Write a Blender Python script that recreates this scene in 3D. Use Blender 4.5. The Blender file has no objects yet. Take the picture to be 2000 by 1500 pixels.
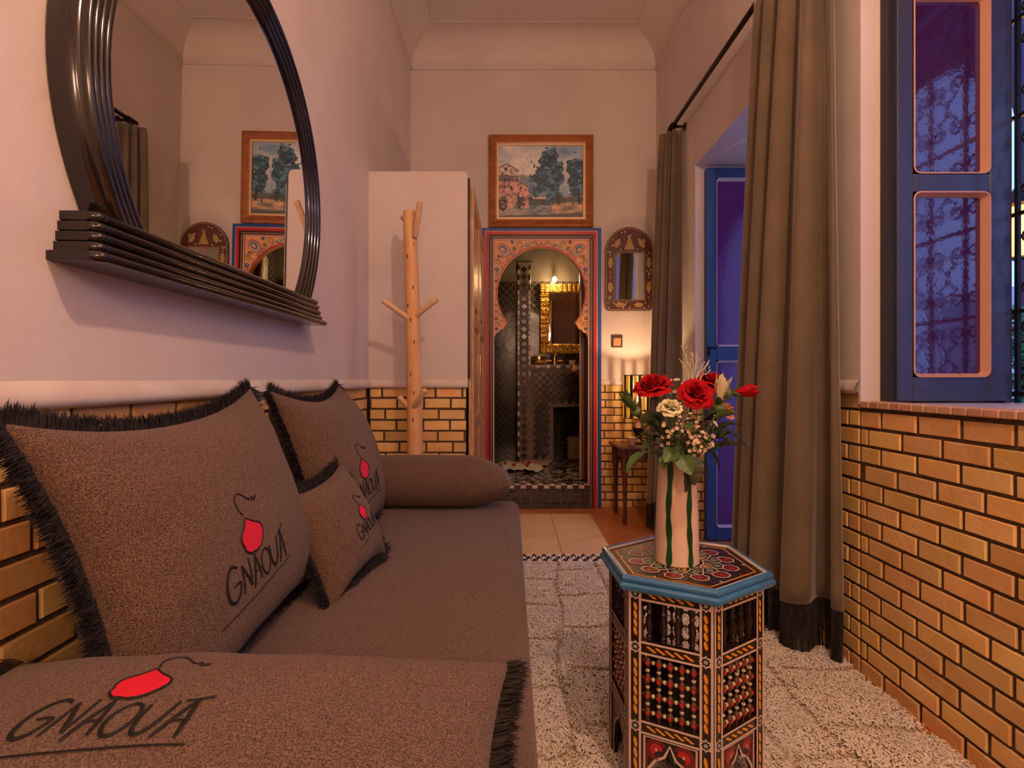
import bpy, math, random
import numpy as np
from mathutils import Vector, Matrix, noise as mnoise

PI = math.pi
sc = bpy.context.scene
C = sc.collection
rng = random.Random(7)

# ------------------------------------------------------------------ camera, world, lights, exposure
CAMZ = 1.0
F_PX = 1030.0
cam_d = bpy.data.cameras.new('camera'); cam = bpy.data.objects.new('camera', cam_d); C.objects.link(cam)
cam.location = (0, 0, CAMZ); cam.rotation_euler = (PI/2, 0, 0)
cam_d.sensor_width = 36.0; cam_d.lens = F_PX/2000*36
cam_d.shift_x = 4/2000; cam_d.shift_y = -10/2000
cam_d.clip_start = 0.02
sc.camera = cam

world = bpy.data.worlds.new('dusk'); sc.world = world; world.use_nodes = True
bg = world.node_tree.nodes['Background']
bg.inputs[0].default_value = (0.23, 0.37, 1.0, 1); bg.inputs[1].default_value = 3.0

def lamp(name, kind, loc, energy, col, radius=0.05, rot=None, size=None):
    d = bpy.data.lights.new(name, kind); d.energy = energy; d.color = col
    if kind in ('POINT', 'SPOT'): d.shadow_soft_size = radius
    if size: d.shape = 'RECTANGLE'; d.size, d.size_y = size
    o = bpy.data.objects.new(name, d); C.objects.link(o); o.location = loc
    if rot: o.rotation_euler = rot
    return o
WARM = (1.0, 0.62, 0.42)
lamp('ceiling_lamp_light', 'POINT', (0.55, 0.20, 2.60), 74, WARM, 0.045)
lamp('rear_fill_light', 'POINT', (0.35, -1.7, 1.9), 56, (1.0, 0.60, 0.40), 0.22)  # unseen soft fill added behind the camera to flatten the room light
lamp('rear_side_fill_light', 'POINT', (0.95, -1.2, 2.0), 20, (1.0, 0.60, 0.40), 0.12)  # second added fill at the rear right, no fixture
for nm, loc, rot, size in (('door_portal', (1.66, 2.8, 1.17), (0, PI/2, 0), (2.3, 1.0)), ('window_portal', (1.72, 1.17, 1.68), (0, PI/2, 0), (1.5, 1.22))):
    p = lamp(nm, 'AREA', loc, 1, (1, 1, 1), rot=rot, size=size); p.data.cycles.is_portal = True

sc.view_settings.view_transform = 'Standard'; sc.view_settings.look = 'None'
sc.view_settings.exposure = -0.2; sc.view_settings.gamma = 1.0
sc.view_settings.use_curve_mapping = False
cy = sc.cycles
cy.max_bounces = 6; cy.diffuse_bounces = 3; cy.glossy_bounces = 4; cy.transmission_bounces = 2
cy.caustics_reflective = False; cy.caustics_refractive = False; cy.sample_clamp_indirect = 6.0

# ------------------------------------------------------------------ helpers
def lin(r, g, b):
    f = lambda c: (c/12.92 if c <= 0.04045 else ((c+0.055)/1.055)**2.4)
    return (f(r/255), f(g/255), f(b/255))

def at(px, py, Y):
    s = F_PX/Y
    return Vector(((px-996)/s, Y, CAMZ-(py-740)/s))

MATS = {}
def mat(name, col, rough=0.6, col2=None, nscale=8.0, detail=4.0, bump=0.0, bscale=60.0, metal=0.0, spec=0.5, sheen=0.0,
        coat=0.0, emit=None, estr=0.0, objrand=0.0, ior=None, stretch=None, contrast=(0.35, 0.65)):
    if name in MATS: return MATS[name]
    m = bpy.data.materials.new(name); m.use_nodes = True; MATS[name] = m
    nt = m.node_tree; N = nt.nodes; L = nt.links; b = N['Principled BSDF']
    b.inputs['Base Color'].default_value = (*col, 1); b.inputs['Roughness'].default_value = rough
    b.inputs['Metallic'].default_value = metal; b.inputs['Specular IOR Level'].default_value = spec
    if ior: b.inputs['IOR'].default_value = ior
    if sheen: b.inputs['Sheen Weight'].default_value = sheen; b.inputs['Sheen Roughness'].default_value = 0.4
    if coat: b.inputs['Coat Weight'].default_value = coat; b.inputs['Coat Roughness'].default_value = 0.08
    if emit: b.inputs['Emission Color'].default_value = (*emit, 1); b.inputs['Emission Strength'].default_value = estr
    tc = N.new('ShaderNodeTexCoord'); vec = tc.outputs['Object']
    if stretch:
        mp = N.new('ShaderNodeMapping'); mp.inputs['Scale'].default_value = stretch
        L.new(vec, mp.inputs['Vector']); vec = mp.outputs['Vector']
    out = None
    if objrand or (objrand == 0 and False):
        oi = N.new('ShaderNodeObjectInfo')
        add = N.new('ShaderNodeVectorMath'); add.operation = 'ADD'
        mul = N.new('ShaderNodeVectorMath'); mul.operation = 'SCALE'; mul.inputs['Scale'].default_value = 37.0
        cmb = N.new('ShaderNodeCombineXYZ')
        for i in range(3): L.new(oi.outputs['Random'], cmb.inputs[i])
        L.new(cmb.outputs[0], mul.inputs[0]); L.new(vec, add.inputs[0]); L.new(mul.outputs[0], add.inputs[1]); vec = add.outputs[0]
    if col2:
        nz = N.new('ShaderNodeTexNoise'); nz.inputs['Scale'].default_value = nscale; nz.inputs['Detail'].default_value = detail
        L.new(vec, nz.inputs['Vector'])
        rp = N.new('ShaderNodeValToRGB'); rp.color_ramp.elements[0].position = contrast[0]; rp.color_ramp.elements[1].position = contrast[1]
        rp.color_ramp.elements[0].color = (*col, 1); rp.color_ramp.elements[1].color = (*col2, 1)
        L.new(nz.outputs['Fac'], rp.inputs['Fac']); out = rp.outputs['Color']
    if objrand:
        hs = N.new('ShaderNodeHueSaturation')
        if out: L.new(out, hs.inputs['Color'])
        else: hs.inputs['Color'].default_value = (*col, 1)
        mr = N.new('ShaderNodeMapRange'); mr.inputs['To Min'].default_value = 1-objrand; mr.inputs['To Max'].default_value = 1+objrand
        L.new(oi.outputs['Random'], mr.inputs['Value']); L.new(mr.outputs[0], hs.inputs['Value'])
        ml = N.new('ShaderNodeMath'); ml.operation = 'MULTIPLY'; ml.inputs[1].default_value = 7.31
        fr = N.new('ShaderNodeMath'); fr.operation = 'FRACT'
        L.new(oi.outputs['Random'], ml.inputs[0]); L.new(ml.outputs[0], fr.inputs[0])
        mr2 = N.new('ShaderNodeMapRange'); mr2.inputs['To Min'].default_value = 0.485; mr2.inputs['To Max'].default_value = 0.51
        L.new(fr.outputs[0], mr2.inputs['Value']); L.new(mr2.outputs[0], hs.inputs['Hue'])
        out = hs.outputs['Color']
    if out: L.new(out, b.inputs['Base Color'])
    if bump:
        nb = N.new('ShaderNodeTexNoise'); nb.inputs['Scale'].default_value = bscale; nb.inputs['Detail'].default_value = 5
        L.new(vec, nb.inputs['Vector'])
        bp = N.new('ShaderNodeBump'); bp.inputs['Strength'].default_value = bump; bp.inputs['Distance'].default_value = 0.01
        L.new(nb.outputs['Fac'], bp.inputs['Height']); L.new(bp.outputs['Normal'], b.inputs['Normal'])
    return m

class MB:
    def __init__(s): s.v = []; s.f = []; s.mi = []
    def add(s, vs, fs, mi=0):
        n = len(s.v); s.v += [tuple(p) for p in vs]
        s.f += [tuple(i+n for i in q) for q in fs]; s.mi += [mi]*len(fs); return s
    def box(s, x0, x1, y0, y1, z0, z1, mi=0):
        return s.add([(x0,y0,z0),(x1,y0,z0),(x1,y1,z0),(x0,y1,z0),(x0,y0,z1),(x1,y0,z1),(x1,y1,z1),(x0,y1,z1)],
                     [(0,3,2,1),(4,5,6,7),(0,1,5,4),(1,2,6,5),(2,3,7,6),(3,0,4,7)], mi)
    def hexa(s, p, mi=0):
        return s.add(p, [(0,3,2,1),(4,5,6,7),(0,1,5,4),(1,2,6,5),(2,3,7,6),(3,0,4,7)], mi)
    def cbox(s, x0, x1, y0, y1, z0, z1, c=0.005, mi=0):
        # chamfered box
        xs=(x0,x1); ys=(y0,y1); zs=(z0,z1); vs=[]; idx={}
        for i in (0,1):
            for j in (0,1):
                for k in (0,1):
                    sx=1 if i==0 else -1; sy=1 if j==0 else -1; sz=1 if k==0 else -1
                    for a in range(3):
                        p=[xs[i]+sx*c, ys[j]+sy*c, zs[k]+sz*c]; p[a]=(xs,ys,zs)[a][(i,j,k)[a]]
                        idx[(i,j,k,a)]=len(vs); vs.append(tuple(p))
        fs=[]
        for i in (0,1):
            q=[idx[(i,0,0,0)],idx[(i,1,0,0)],idx[(i,1,1,0)],idx[(i,0,1,0)]]; fs.append(q if i else q[::-1])
        for j in (0,1):
            q=[idx[(0,j,0,1)],idx[(0,j,1,1)],idx[(1,j,1,1)],idx[(1,j,0,1)]]; fs.append(q if j else q[::-1])
        for k in (0,1):
            q=[idx[(0,0,k,2)],idx[(1,0,k,2)],idx[(1,1,k,2)],idx[(0,1,k,2)]]; fs.append(q if k else q[::-1])
        for j in (0,1):
            for k in (0,1): fs.append([idx[(0,j,k,1)],idx[(1,j,k,1)],idx[(1,j,k,2)],idx[(0,j,k,2)]])
        for i in (0,1):
            for k in (0,1): fs.append([idx[(i,0,k,0)],idx[(i,1,k,0)],idx[(i,1,k,2)],idx[(i,0,k,2)]])
        for i in (0,1):
            for j in (0,1): fs.append([idx[(i,j,0,0)],idx[(i,j,1,0)],idx[(i,j,1,1)],idx[(i,j,0,1)]])
        for i in (0,1):
            for j in (0,1):
                for k in (0,1): fs.append([idx[(i,j,k,0)],idx[(i,j,k,1)],idx[(i,j,k,2)]])
        return s.add(vs, fs, mi)
    def tube(s, pts, r, n=8, mi=0, cap=True, closed=False):
        pts=[Vector(p) for p in pts]; m=len(pts)
        rs = r if isinstance(r,(list,tuple)) else [r]*m
        vs=[]; up=None
        for i,p in enumerate(pts):
            if closed: t=(pts[(i+1)%m]-pts[i-1])
            else: t=(pts[min(i+1,m-1)]-pts[max(i-1,0)])
            if t.length<1e-9: t=Vector((0,0,1))
            t.normalize()
            if up is None:
                up=Vector((0,0,1)) if abs(t.z)<0.9 else Vector((1,0,0))
            a=(up-t*up.dot(t))
            if a.length<1e-6: a=t.orthogonal()
            a.normalize(); up=a; b=t.cross(a)
            for k in range(n):
                w=2*PI*k/n; vs.append(p+(a*math.cos(w)+b*math.sin(w))*rs[i])
        fs=[]
        for i in range(m if closed else m-1):
            j=(i+1)%m
            for k in range(n): fs.append((i*n+k,i*n+(k+1)%n,j*n+(k+1)%n,j*n+k))
        if cap and not closed: fs += [tuple(range(n))[::-1], tuple((m-1)*n+k for k in range(n))]
        return s.add(vs, fs, mi)
    def lathe(s, prof, n=16, c=(0,0,0), mi=0, cap=True, M=None):
        vs=[]; m=len(prof)
        for (r,z) in prof:
            for k in range(n):
                w=2*PI*k/n; p=Vector((r*math.cos(w), r*math.sin(w), z))
                if M: p=M@p
                vs.append((p.x+c[0],p.y+c[1],p.z+c[2]))
        fs=[(i*n+k,i*n+(k+1)%n,(i+1)*n+(k+1)%n,(i+1)*n+k) for i in range(m-1) for k in range(n)]
        if cap: fs += [tuple(range(n))[::-1], tuple((m-1)*n+k for k in range(n))]
        return s.add(vs, fs, mi)
    def prism(s, poly, d, mi=0):
        # poly: list of 3D points (planar); d: extrusion vector
        n=len(poly); d=Vector(d); a=[Vector(p) for p in poly]
        return s.add(a+[p+d for p in a], [tuple(range(n))[::-1], tuple(range(n,2*n))]+[(i,(i+1)%n,n+(i+1)%n,n+i) for i in range(n)], mi)
    def grid(s, fn, nu, nv, mi=0, wrapu=False):
        vs=[fn(i/nu, j/nv) for j in range(nv+1) for i in range(nu+1)]
        fs=[(j*(nu+1)+i,j*(nu+1)+i+1,(j+1)*(nu+1)+i+1,(j+1)*(nu+1)+i) for j in range(nv) for i in range(nu)]
        return s.add(vs, fs, mi)
    def xf(s, M):
        s.v=[tuple(M@Vector(p)) for p in s.v]; return s

def mesh(name, mb, mats, smooth=False):
    me = bpy.data.meshes.new(name); me.from_pydata(mb.v, [], mb.f)
    ms = mats if isinstance(mats,(list,tuple)) else [mats]
    for m in ms: me.materials.append(m)
    if len(ms)>1: me.polygons.foreach_set('material_index', mb.mi)
    if smooth:
        me.polygons.foreach_set('use_smooth', [True]*len(me.polygons))
        if smooth != True:
            me.set_sharp_from_angle(angle=smooth)
    me.update(); return me

def wloc(o):
    v = Vector((0,0,0))
    while o: v += o.location; o = o.parent
    return v

def obj(name, mb, mats, parent=None, smooth=False, world=False, kind=None, label=None):
    if world and parent is not None:
        w = wloc(parent); mb.v = [(p[0]-w.x,p[1]-w.y,p[2]-w.z) for p in mb.v]
    me = mb if isinstance(mb, bpy.types.Mesh) else mesh(name, mb, mats, smooth)
    o = bpy.data.objects.new(name, me); C.objects.link(o); o.parent = parent
    if kind: o['kind'] = kind
    if label: o['label'] = label
    return o
def inst(name, me, parent, loc, rot=(0,0,0), scale=(1,1,1)):
    o = bpy.data.objects.new(name, me); C.objects.link(o); o.parent = parent
    o.location = loc; o.rotation_euler = rot; o.scale = scale; return o
def tag(o, label, cat, group=None):
    o['label'] = label; o['category'] = cat
    if group: o['group'] = group
    return o
def thing(name, label, cat, loc=(0,0,0), rot=(0,0,0), group=None):
    o = bpy.data.objects.new(name, None); C.objects.link(o); o.location = loc; o.rotation_euler = rot
    o.empty_display_size = 0.05
    return tag(o, label, cat, group)
def struct(name, mb, mats, label=None, smooth=False, cat=None):
    o = obj(name, mb, mats, None, smooth); o['kind'] = 'structure'
    if label: o['label'] = label
    if cat: o['category'] = cat
    return o
SM = math.radians(40)

def spline(pts, n=8):
    pts=[Vector(p) for p in pts]; out=[]
    for i in range(len(pts)-1):
        p0=pts[max(i-1,0)]; p1=pts[i]; p2=pts[i+1]; p3=pts[min(i+2,len(pts)-1)]
        for k in range(n):
            t=k/n
            out.append(0.5*((2*p1)+(p2-p0)*t+(2*p0-5*p1+4*p2-p3)*t*t+(3*p1-p0-3*p2+p3)*t*t*t))
    out.append(pts[-1]); return out

# ------------------------------------------------------------------ materials
PLASTER = mat('plaster', (0.66,0.57,0.52), 0.75, (0.71,0.62,0.57), 3.0, 6, bump=0.12, bscale=45)
PLASTERW = mat('plaster_ledge', (0.72,0.63,0.55), 0.7, (0.66,0.55,0.46), 9, 5, bump=0.15, bscale=50)
BRICK = mat('brick_clay', (0.84,0.56,0.22), 0.55, (0.77,0.45,0.14), 9, 6, bump=0.22, bscale=70, objrand=0.14, spec=0.3)
MORTAR = mat('mortar', (0.075,0.042,0.022), 0.9, (0.115,0.07,0.04), 30, bump=0.5, bscale=120)
TERRA = mat('terracotta', (0.50,0.15,0.045), 0.3, (0.62,0.22,0.07), 4, 5, bump=0.05, bscale=20)
INSET = mat('beige_floor_tile', (0.78,0.51,0.28), 0.33, (0.84,0.58,0.35), 6, 6, bump=0.05, bscale=30, objrand=0.06)
SOFA = mat('brown_fabric', (0.048,0.024,0.014), 0.95, (0.26,0.150,0.098), 500, 3, bump=0.5, bscale=500, sheen=0.12, contrast=(0.36,0.66))
SOFASEAT = mat('brown_velvet', (0.076,0.041,0.028), 0.95, (0.20,0.118,0.084), 330, 2, bump=0.35, bscale=400, sheen=0.15, contrast=(0.33,0.68))
BLACKF = mat('black_fringe', (0.012,0.010,0.009), 0.75, (0.035,0.026,0.022), 60, spec=0.3)
REDF = mat('red_applique', (0.80,0.012,0.045), 0.6, (0.70,0.01,0.04), 200, bump=0.2, bscale=500)
INK = mat('black_embroidery', (0.014,0.011,0.010), 0.7, spec=0.3)
VELVET = mat('curtain_velvet', (0.130,0.092,0.054), 0.85, (0.17,0.122,0.074), 5, 4, bump=0.15, bscale=350, sheen=0.5)
LACQ = mat('black_lacquer', (0.012,0.008,0.007), 0.14, spec=0.5, coat=0.3)
MIRROR = mat('mirror_glass', (0.93,0.93,0.92), 0.0, metal=1.0)
WOOD = mat('pale_debarked_wood', (0.70,0.34,0.12), 0.5, (0.78,0.46,0.21), 9, 5, bump=0.2, bscale=30, stretch=(4,4,0.6))
KNOT = mat('wood_knot', (0.09,0.035,0.014), 0.7)
PEGW = mat('peg_wood', (0.74,0.47,0.27), 0.5, (0.66,0.38,0.2), 20, 4, bump=0.1)
CEDAR = mat('carved_cedar', (0.50,0.25,0.095), 0.32, (0.68,0.40,0.19), 14, 5, bump=0.25, bscale=40, stretch=(5,5,0.8), coat=0.2)
DARKW = mat('dark_carved_wood', (0.075,0.019,0.010), 0.4, (0.12,0.035,0.018), 30, 4, bump=0.4, bscale=90, coat=0.2)
FRAMEW = mat('varnished_frame_wood', (0.30,0.085,0.018), 0.25, (0.42,0.14,0.03), 12, 4, coat=0.3, stretch=(1,1,3))
GILT = mat('gilt_slip', (0.76,0.50,0.26), 0.45, metal=0.3)
GOLD = mat('gold_leaf', (0.78,0.45,0.09), 0.30, (0.36,0.16,0.02), 40, 4, metal=0.85, bump=0.4, bscale=60)
BLUEP = mat('blue_paint', (0.022,0.062,0.17), 0.4, (0.03,0.075,0.19), 10, bump=0.06, bscale=60)
NAVY = mat('navy_joinery_paint', (0.040,0.048,0.10), 0.35, (0.055,0.056,0.11), 8, bump=0.08, bscale=40, coat=0.15)
CREAMRIM = mat('salmon_bead', (0.74,0.38,0.24), 0.4)
CREAMRIM2 = mat('white_bead', (0.72,0.62,0.62), 0.4)
IRON = mat('black_iron', (0.016,0.014,0.014), 0.4, metal=0.5)
RODM = mat('bronze_rod', (0.030,0.016,0.012), 0.35, metal=0.7)
REDP = mat('red_paint', (0.52,0.012,0.012), 0.35)
PINKP = mat('pink_paint', (0.62,0.33,0.32), 0.45)
BROWNP = mat('dark_brown_paint', (0.030,0.012,0.008), 0.4)
YELP = mat('yellow_paint', (0.78,0.33,0.02), 0.4)
GOLDP = mat('ochre_paint', (0.52,0.31,0.06), 0.45)
CREAMP = mat('cream_paint', (0.68,0.52,0.42), 0.5)
GREYP = mat('grey_paint', (0.36,0.40,0.42), 0.5)
ORANGEP = mat('peach_paint', (0.82,0.45,0.20), 0.45, (0.80,0.36,0.13), 14)
TEALP = mat('teal_blue_paint', (0.025,0.145,0.32), 0.3, (0.045,0.21,0.42), 20, bump=0.12, bscale=60, coat=0.35)
TBLACK = mat('black_brown_lacquer', (0.018,0.009,0.006), 0.32, (0.030,0.014,0.009), 12, coat=0.12, spec=0.35)
BEADB = mat('brown_bead', (0.13,0.042,0.020), 0.35)
BEADR = mat('red_bead', (0.52,0.016,0.016), 0.35)
BEADC = mat('cream_bead', (0.58,0.52,0.30), 0.45)
SWIRLR = mat('red_swirl', (0.16,0.011,0.007), 0.4)
RUG = mat('cream_wool', (0.84,0.74,0.63), 0.95, (0.90,0.81,0.71), 7, 4, sheen=0.2)
def wool(name,col,tr):
    m=bpy.data.materials.new(name); m.use_nodes=True; nt=m.node_tree; N=nt.nodes; L=nt.links; N.remove(N['Principled BSDF'])
    d=N.new('ShaderNodeBsdfDiffuse'); t=N.new('ShaderNodeBsdfTranslucent'); x=N.new('ShaderNodeMixShader'); x.inputs[0].default_value=tr
    d.inputs['Color'].default_value=(*col,1); t.inputs['Color'].default_value=(*col,1)
    L.new(d.outputs[0],x.inputs[1]); L.new(t.outputs[0],x.inputs[2]); L.new(x.outputs[0],N['Material Output'].inputs['Surface']); return m
PILE = wool('cream_wool_pile',(0.92,0.82,0.71),0.08)
WOOLSH = mat('groove_shade_wool',(0.60,0.46,0.34),0.95)  # rug ground wool, toned darker to paint shade into the grooves
RUGK = mat('black_wool', (0.03,0.025,0.022), 0.95)
VASEM = mat('cream_glaze', (0.78,0.57,0.40), 0.38, (0.82,0.62,0.46), 8, bump=0.05, bscale=30, coat=0.2)
GREENG = mat('green_glaze', (0.006,0.045,0.010), 0.35, (0.012,0.085,0.02), 40, coat=0.2)
ROSER = mat('red_petal', (0.48,0.002,0.006), 0.7, (0.33,0.0012,0.004), 25, 3, spec=0.15)
ROSEW = mat('cream_petal', (0.80,0.74,0.46), 0.6, (0.74,0.66,0.34), 30, spec=0.2)
ROSEP = mat('faded_petal', (0.60,0.26,0.12), 0.6, (0.45,0.16,0.10), 30)
LEAFM = mat('green_leaf', (0.045,0.10,0.018), 0.4, (0.10,0.17,0.035), 22, 4, bump=0.2, bscale=80)
LEAFD = mat('dark_leaf', (0.030,0.045,0.018), 0.45, (0.055,0.05,0.025), 22, 4, bump=0.2, bscale=80)
STEMM = mat('green_stem', (0.10,0.14,0.035), 0.5)
WAXF = mat('wax_blossom', (0.72,0.50,0.34), 0.6)
TWIGM = mat('dry_twig', (0.62,0.55,0.34), 0.6)
AMBER = mat('amber_glass', (0.85,0.45,0.06), 0.2, emit=(1.0,0.45,0.06), estr=0.35)
BRASS = mat('brass', (0.78,0.52,0.20), 0.25, metal=1.0)
BTILE = mat('black_glazed_tile', (0.020,0.012,0.008), 0.25, (0.042,0.027,0.017), 14, 4, bump=0.1, bscale=30, coat=0.2, objrand=0.25)
GROUT = mat('dark_grout', (0.26,0.20,0.15), 0.8, (0.18,0.135,0.10), 30)
BATHP = mat('bath_tadelakt', (0.11,0.09,0.07), 0.5, (0.085,0.066,0.05), 5)
WTILE = mat('white_glazed_tile', (0.66,0.52,0.43), 0.3, objrand=0.08)
TOWEL = mat('white_towel', (0.78,0.70,0.60), 0.9, bump=0.4, bscale=200)
WICKER = mat('woven_palm', (0.55,0.40,0.20), 0.8, (0.40,0.27,0.12), 70, bump=0.6, bscale=90)
SWITCHM = mat('bronze_switch', (0.10,0.06,0.035), 0.35, metal=0.5)
SWITCHB = mat('switch_rocker', (0.50,0.28,0.13), 0.4)
BULB = mat('lit_bulb', (1,0.8,0.5), 0.3, emit=(1.0,0.70,0.36), estr=60)

# textured wired glass of door and window leaves
def wired_glass(name, tint, ior):
    m = bpy.data.materials.new(name); m.use_nodes = True; nt=m.node_tree; N=nt.nodes; L=nt.links; b=N['Principled BSDF']
    b.inputs['Base Color'].default_value=(*tint,1); b.inputs['Roughness'].default_value=0.07; b.inputs['IOR'].default_value=ior
    tc=N.new('ShaderNodeTexCoord'); nz=N.new('ShaderNodeTexNoise'); nz.inputs['Scale'].default_value=90; nz.inputs['Detail'].default_value=1
    L.new(tc.outputs['Object'],nz.inputs['Vector'])
    bp=N.new('ShaderNodeBump'); bp.inputs['Strength'].default_value=0.05; bp.inputs['Distance'].default_value=0.004
    L.new(nz.outputs['Fac'],bp.inputs['Height']); L.new(bp.outputs['Normal'],b.inputs['Normal']); return m
GLASSW = wired_glass('violet_wired_glass', (0.05,0.012,0.075), 1.8)
GLASSD = wired_glass('indigo_wired_glass', (0.12,0.022,0.15), 1.42)

# ------------------------------------------------------------------ room dimensions
XL = -0.772; YB = 4.12; ZC = 3.41; RC = 0.2; ZT = ZC+RC; YR = -2.4
LEDGE = 0.955
def RX(y): return 1.152 + 0.018*(YB-y)
DY0, DY1, DZ = 2.30, 3.30, 2.34           # doorway in the right wall
WY0, WY1, WZ0, WZ1 = 0.55, 1.79, 0.915, 2.50   # window in the right wall
TH = 0.47
BX0, BX1 = -0.145, 0.62                   # bathroom doorway in the back wall

# ------------------------------------------------------------------ shell
fl = struct('floor', MB().box(-0.95, 1.75, YR, YB, -0.06, 0.0), TERRA, 'polished terracotta floor')
tile_me = mesh('tile', MB().cbox(-0.146,0.146,-0.146,0.146,0.0,0.004,0.0012), INSET)
for i in range(3):
    for j in range(4):
        inst('tile', tile_me, fl, (0.446-0.295*i, 3.745-0.295*j, 0.0))

wl = MB().box(XL-0.20, XL-0.012, YR, YB, 0, ZC)
wall_l = struct('wall_left', wl, MORTAR, 'left plaster wall above yellow brick wainscot')
obj('plaster', MB().box(XL-0.012, XL, YR, YB, LEDGE, ZC), PLASTER, wall_l)

def nosing(mb, p0, p1, n):
    # rounded plaster lip along the ledge from p0 to p1 (2D), n = outward normal
    prof=[(0,-0.004),(0.008,-0.006),(0.016,0.0),(0.019,0.010),(0.015,0.024),(0.006,0.036),(0,0.042)]
    vs=[]; m=len(prof); K=24
    for k in range(K+1):
        t=k/K; x=p0[0]+(p1[0]-p0[0])*t; y=p0[1]+(p1[1]-p0[1])*t
        for (d,z) in prof:
            w=0.0016*math.sin(9.1*t*K/5+z*40)
            vs.append((x+n[0]*(d+w), y+n[1]*(d+w), LEDGE+z))
    fs=[(k*m+i,k*m+i+1,(k+1)*m+i+1,(k+1)*m+i) for k in range(K) for i in range(m-1)]
    mb.add(vs,fs)
nb=MB(); nosing(nb,(XL,0.2),(XL,2.885),(1,0)); obj('ledge', nb, PLASTERW, wall_l, True)

# right wall: four piers and panels round the doorway and the window
def rseg(mb, y0, y1, z0, z1, off=0.0, th=TH):
    a,b=RX(y0)+off,RX(y1)+off; c,d=RX(y0)+th,RX(y1)+th
    mb.hexa([(a,y0,z0),(c,y0,z0),(d,y1,z0),(b,y1,z0),(a,y0,z1),(c,y0,z1),(d,y1,z1),(b,y1,z1)])
wr=MB()
rseg(wr,DY1,YB,0,ZC); rseg(wr,DY0,DY1,DZ,ZC); rseg(wr,WY1,DY0,0,ZC); rseg(wr,WY0,WY1,0,WZ0); rseg(wr,WY0,WY1,WZ1,ZC); rseg(wr,YR,WY0,0,ZC)
wall_r = struct('wall_right', wr, MORTAR, 'right wall with doorway, window and yellow brick wainscot')
pl=MB()
for (a,b,c,d) in ((DY1,YB,LEDGE,ZC),(DY0,DY1,DZ,ZC),(WY1,DY0,LEDGE,ZC),(WY0,WY1,WZ1,ZC),(YR,WY0,LEDGE,ZC)): rseg(pl,a,b,c,d,-0.012,0.0)
# plastered reveals
pl.hexa([(RX(DY1)-0.012,DY1-0.012,LEDGE),(RX(DY1)+TH,DY1-0.012,LEDGE),(RX(DY1)+TH,DY1,LEDGE),(RX(DY1)-0.012,DY1,LEDGE),
         (RX(DY1)-0.012,DY1-0.012,DZ),(RX(DY1)+TH,DY1-0.012,DZ),(RX(DY1)+TH,DY1,DZ),(RX(DY1)-0.012,DY1,DZ)])
pl.box(RX(DY0)-0.012,RX(DY0)+TH,DY0,DY0+0.012,0.0,DZ)
pl.box(RX(DY1)-0.012,RX(DY1)+TH,DY0+0.012,DY1-0.012,DZ-0.012,DZ)
pl.box(RX(WY1)-0.012,RX(WY1)+TH,WY1-0.012,WY1,WZ0,WZ1)
pl.box(RX(WY0)-0.012,RX(WY0)+TH,WY0,WY0+0.012,WZ0,WZ1)
pl.box(RX(WY0)-0.008,RX(WY0)+TH,WY0+0.012,WY1-0.012,WZ1-0.012,WZ1)
obj('plaster', pl, PLASTER, wall_r)
nb=MB(); nosing(nb,(RX(YB)-0.012,YB-0.01),(RX(DY1)-0.012,DY1),(-1,0)); nosing(nb,(RX(DY0)-0.012,DY0),(RX(WY1)-0.012,WY1-0.01),(-1,0))
obj('ledge', nb, PLASTERW, wall_r, True)

# back wall with the bathroom doorway
wb=MB(); wb.box(XL-0.2,BX0,YB,YB+0.16,0,ZC); wb.box(BX1,1.75,YB,YB+0.16,0,ZC); wb.box(BX0,BX1,YB,YB+0.16,2.10,ZC)
wall_b = struct('wall_back', wb, MORTAR, 'back wall with the arched bathroom doorway')
pb=MB(); pb.box(XL,BX0,YB-0.012,YB,LEDGE,ZC); pb.box(BX1,RX(YB)+0.0,YB-0.012,YB,LEDGE,ZC); pb.box(BX0,BX1,YB-0.012,YB,2.10,ZC)
obj('plaster', pb, PLASTER, wall_b)
nb=MB(); nosing(nb,(0.70,YB-0.012),(RX(YB)-0.012,YB-0.012),(0,-1)); obj('ledge', nb, PLASTERW, wall_b, True)
struct('wall_rear', MB().box(-0.95,1.75,YR-0.15,YR,0,ZT), PLASTER, 'rear plaster wall behind the viewer')

# ceiling with coves and an incised panel line
ce=MB(); ce.box(XL-0.2,1.75,YR,YB+0.16,ZT,ZT+0.12)
ceil = struct('ceiling', ce, PLASTER, 'white plaster ceiling with rounded coves')
def cove(fn, n=10, K=2):
    vs=[];
    for k in range(K):
        for i in range(n+1):
            w=PI/2*i/n; vs.append(fn(k/(K-1), RC-RC*math.cos(w), RC*math.sin(w)))
    fs=[(k*(n+1)+i,k*(n+1)+i+1,(k+1)*(n+1)+i+1,(k+1)*(n+1)+i) for k in range(K-1) for i in range(n)]
    return vs,fs
LIP=0.012
def lipf(mb):
    mb.box(XL,XL+LIP,YR,YB,ZC-0.004,ZC+0.008); mb.box(XL,RX(YB),YB-0.012-LIP,YB,ZC-0.004,ZC+0.008)
    rseg(mb,YR,YB,ZC-0.004,ZC+0.008,-0.012-LIP,0.0)
cv=MB()
cv.add(*cove(lambda t,d,h:(XL+d, YR+(YB-0.0-YR)*t - (0 if t==0 else d), ZC+h)))
cv.add(*cove(lambda t,d,h:(RX(YR if t==0 else YB)-0.012-d, YR+(YB-YR)*t-(0 if t==0 else d), ZC+h)))
cv.add(*cove(lambda t,d,h:(XL+d if t==0 else RX(YB)-0.012-d, YB-0.012-d, ZC+h)))
lipf(cv)
obj('cove', cv, PLASTER, ceil, SM)
gl=MB()
gx0,gx1,gy=XL+0.205,RX(YB)-0.012-0.205,YB-0.27
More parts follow.
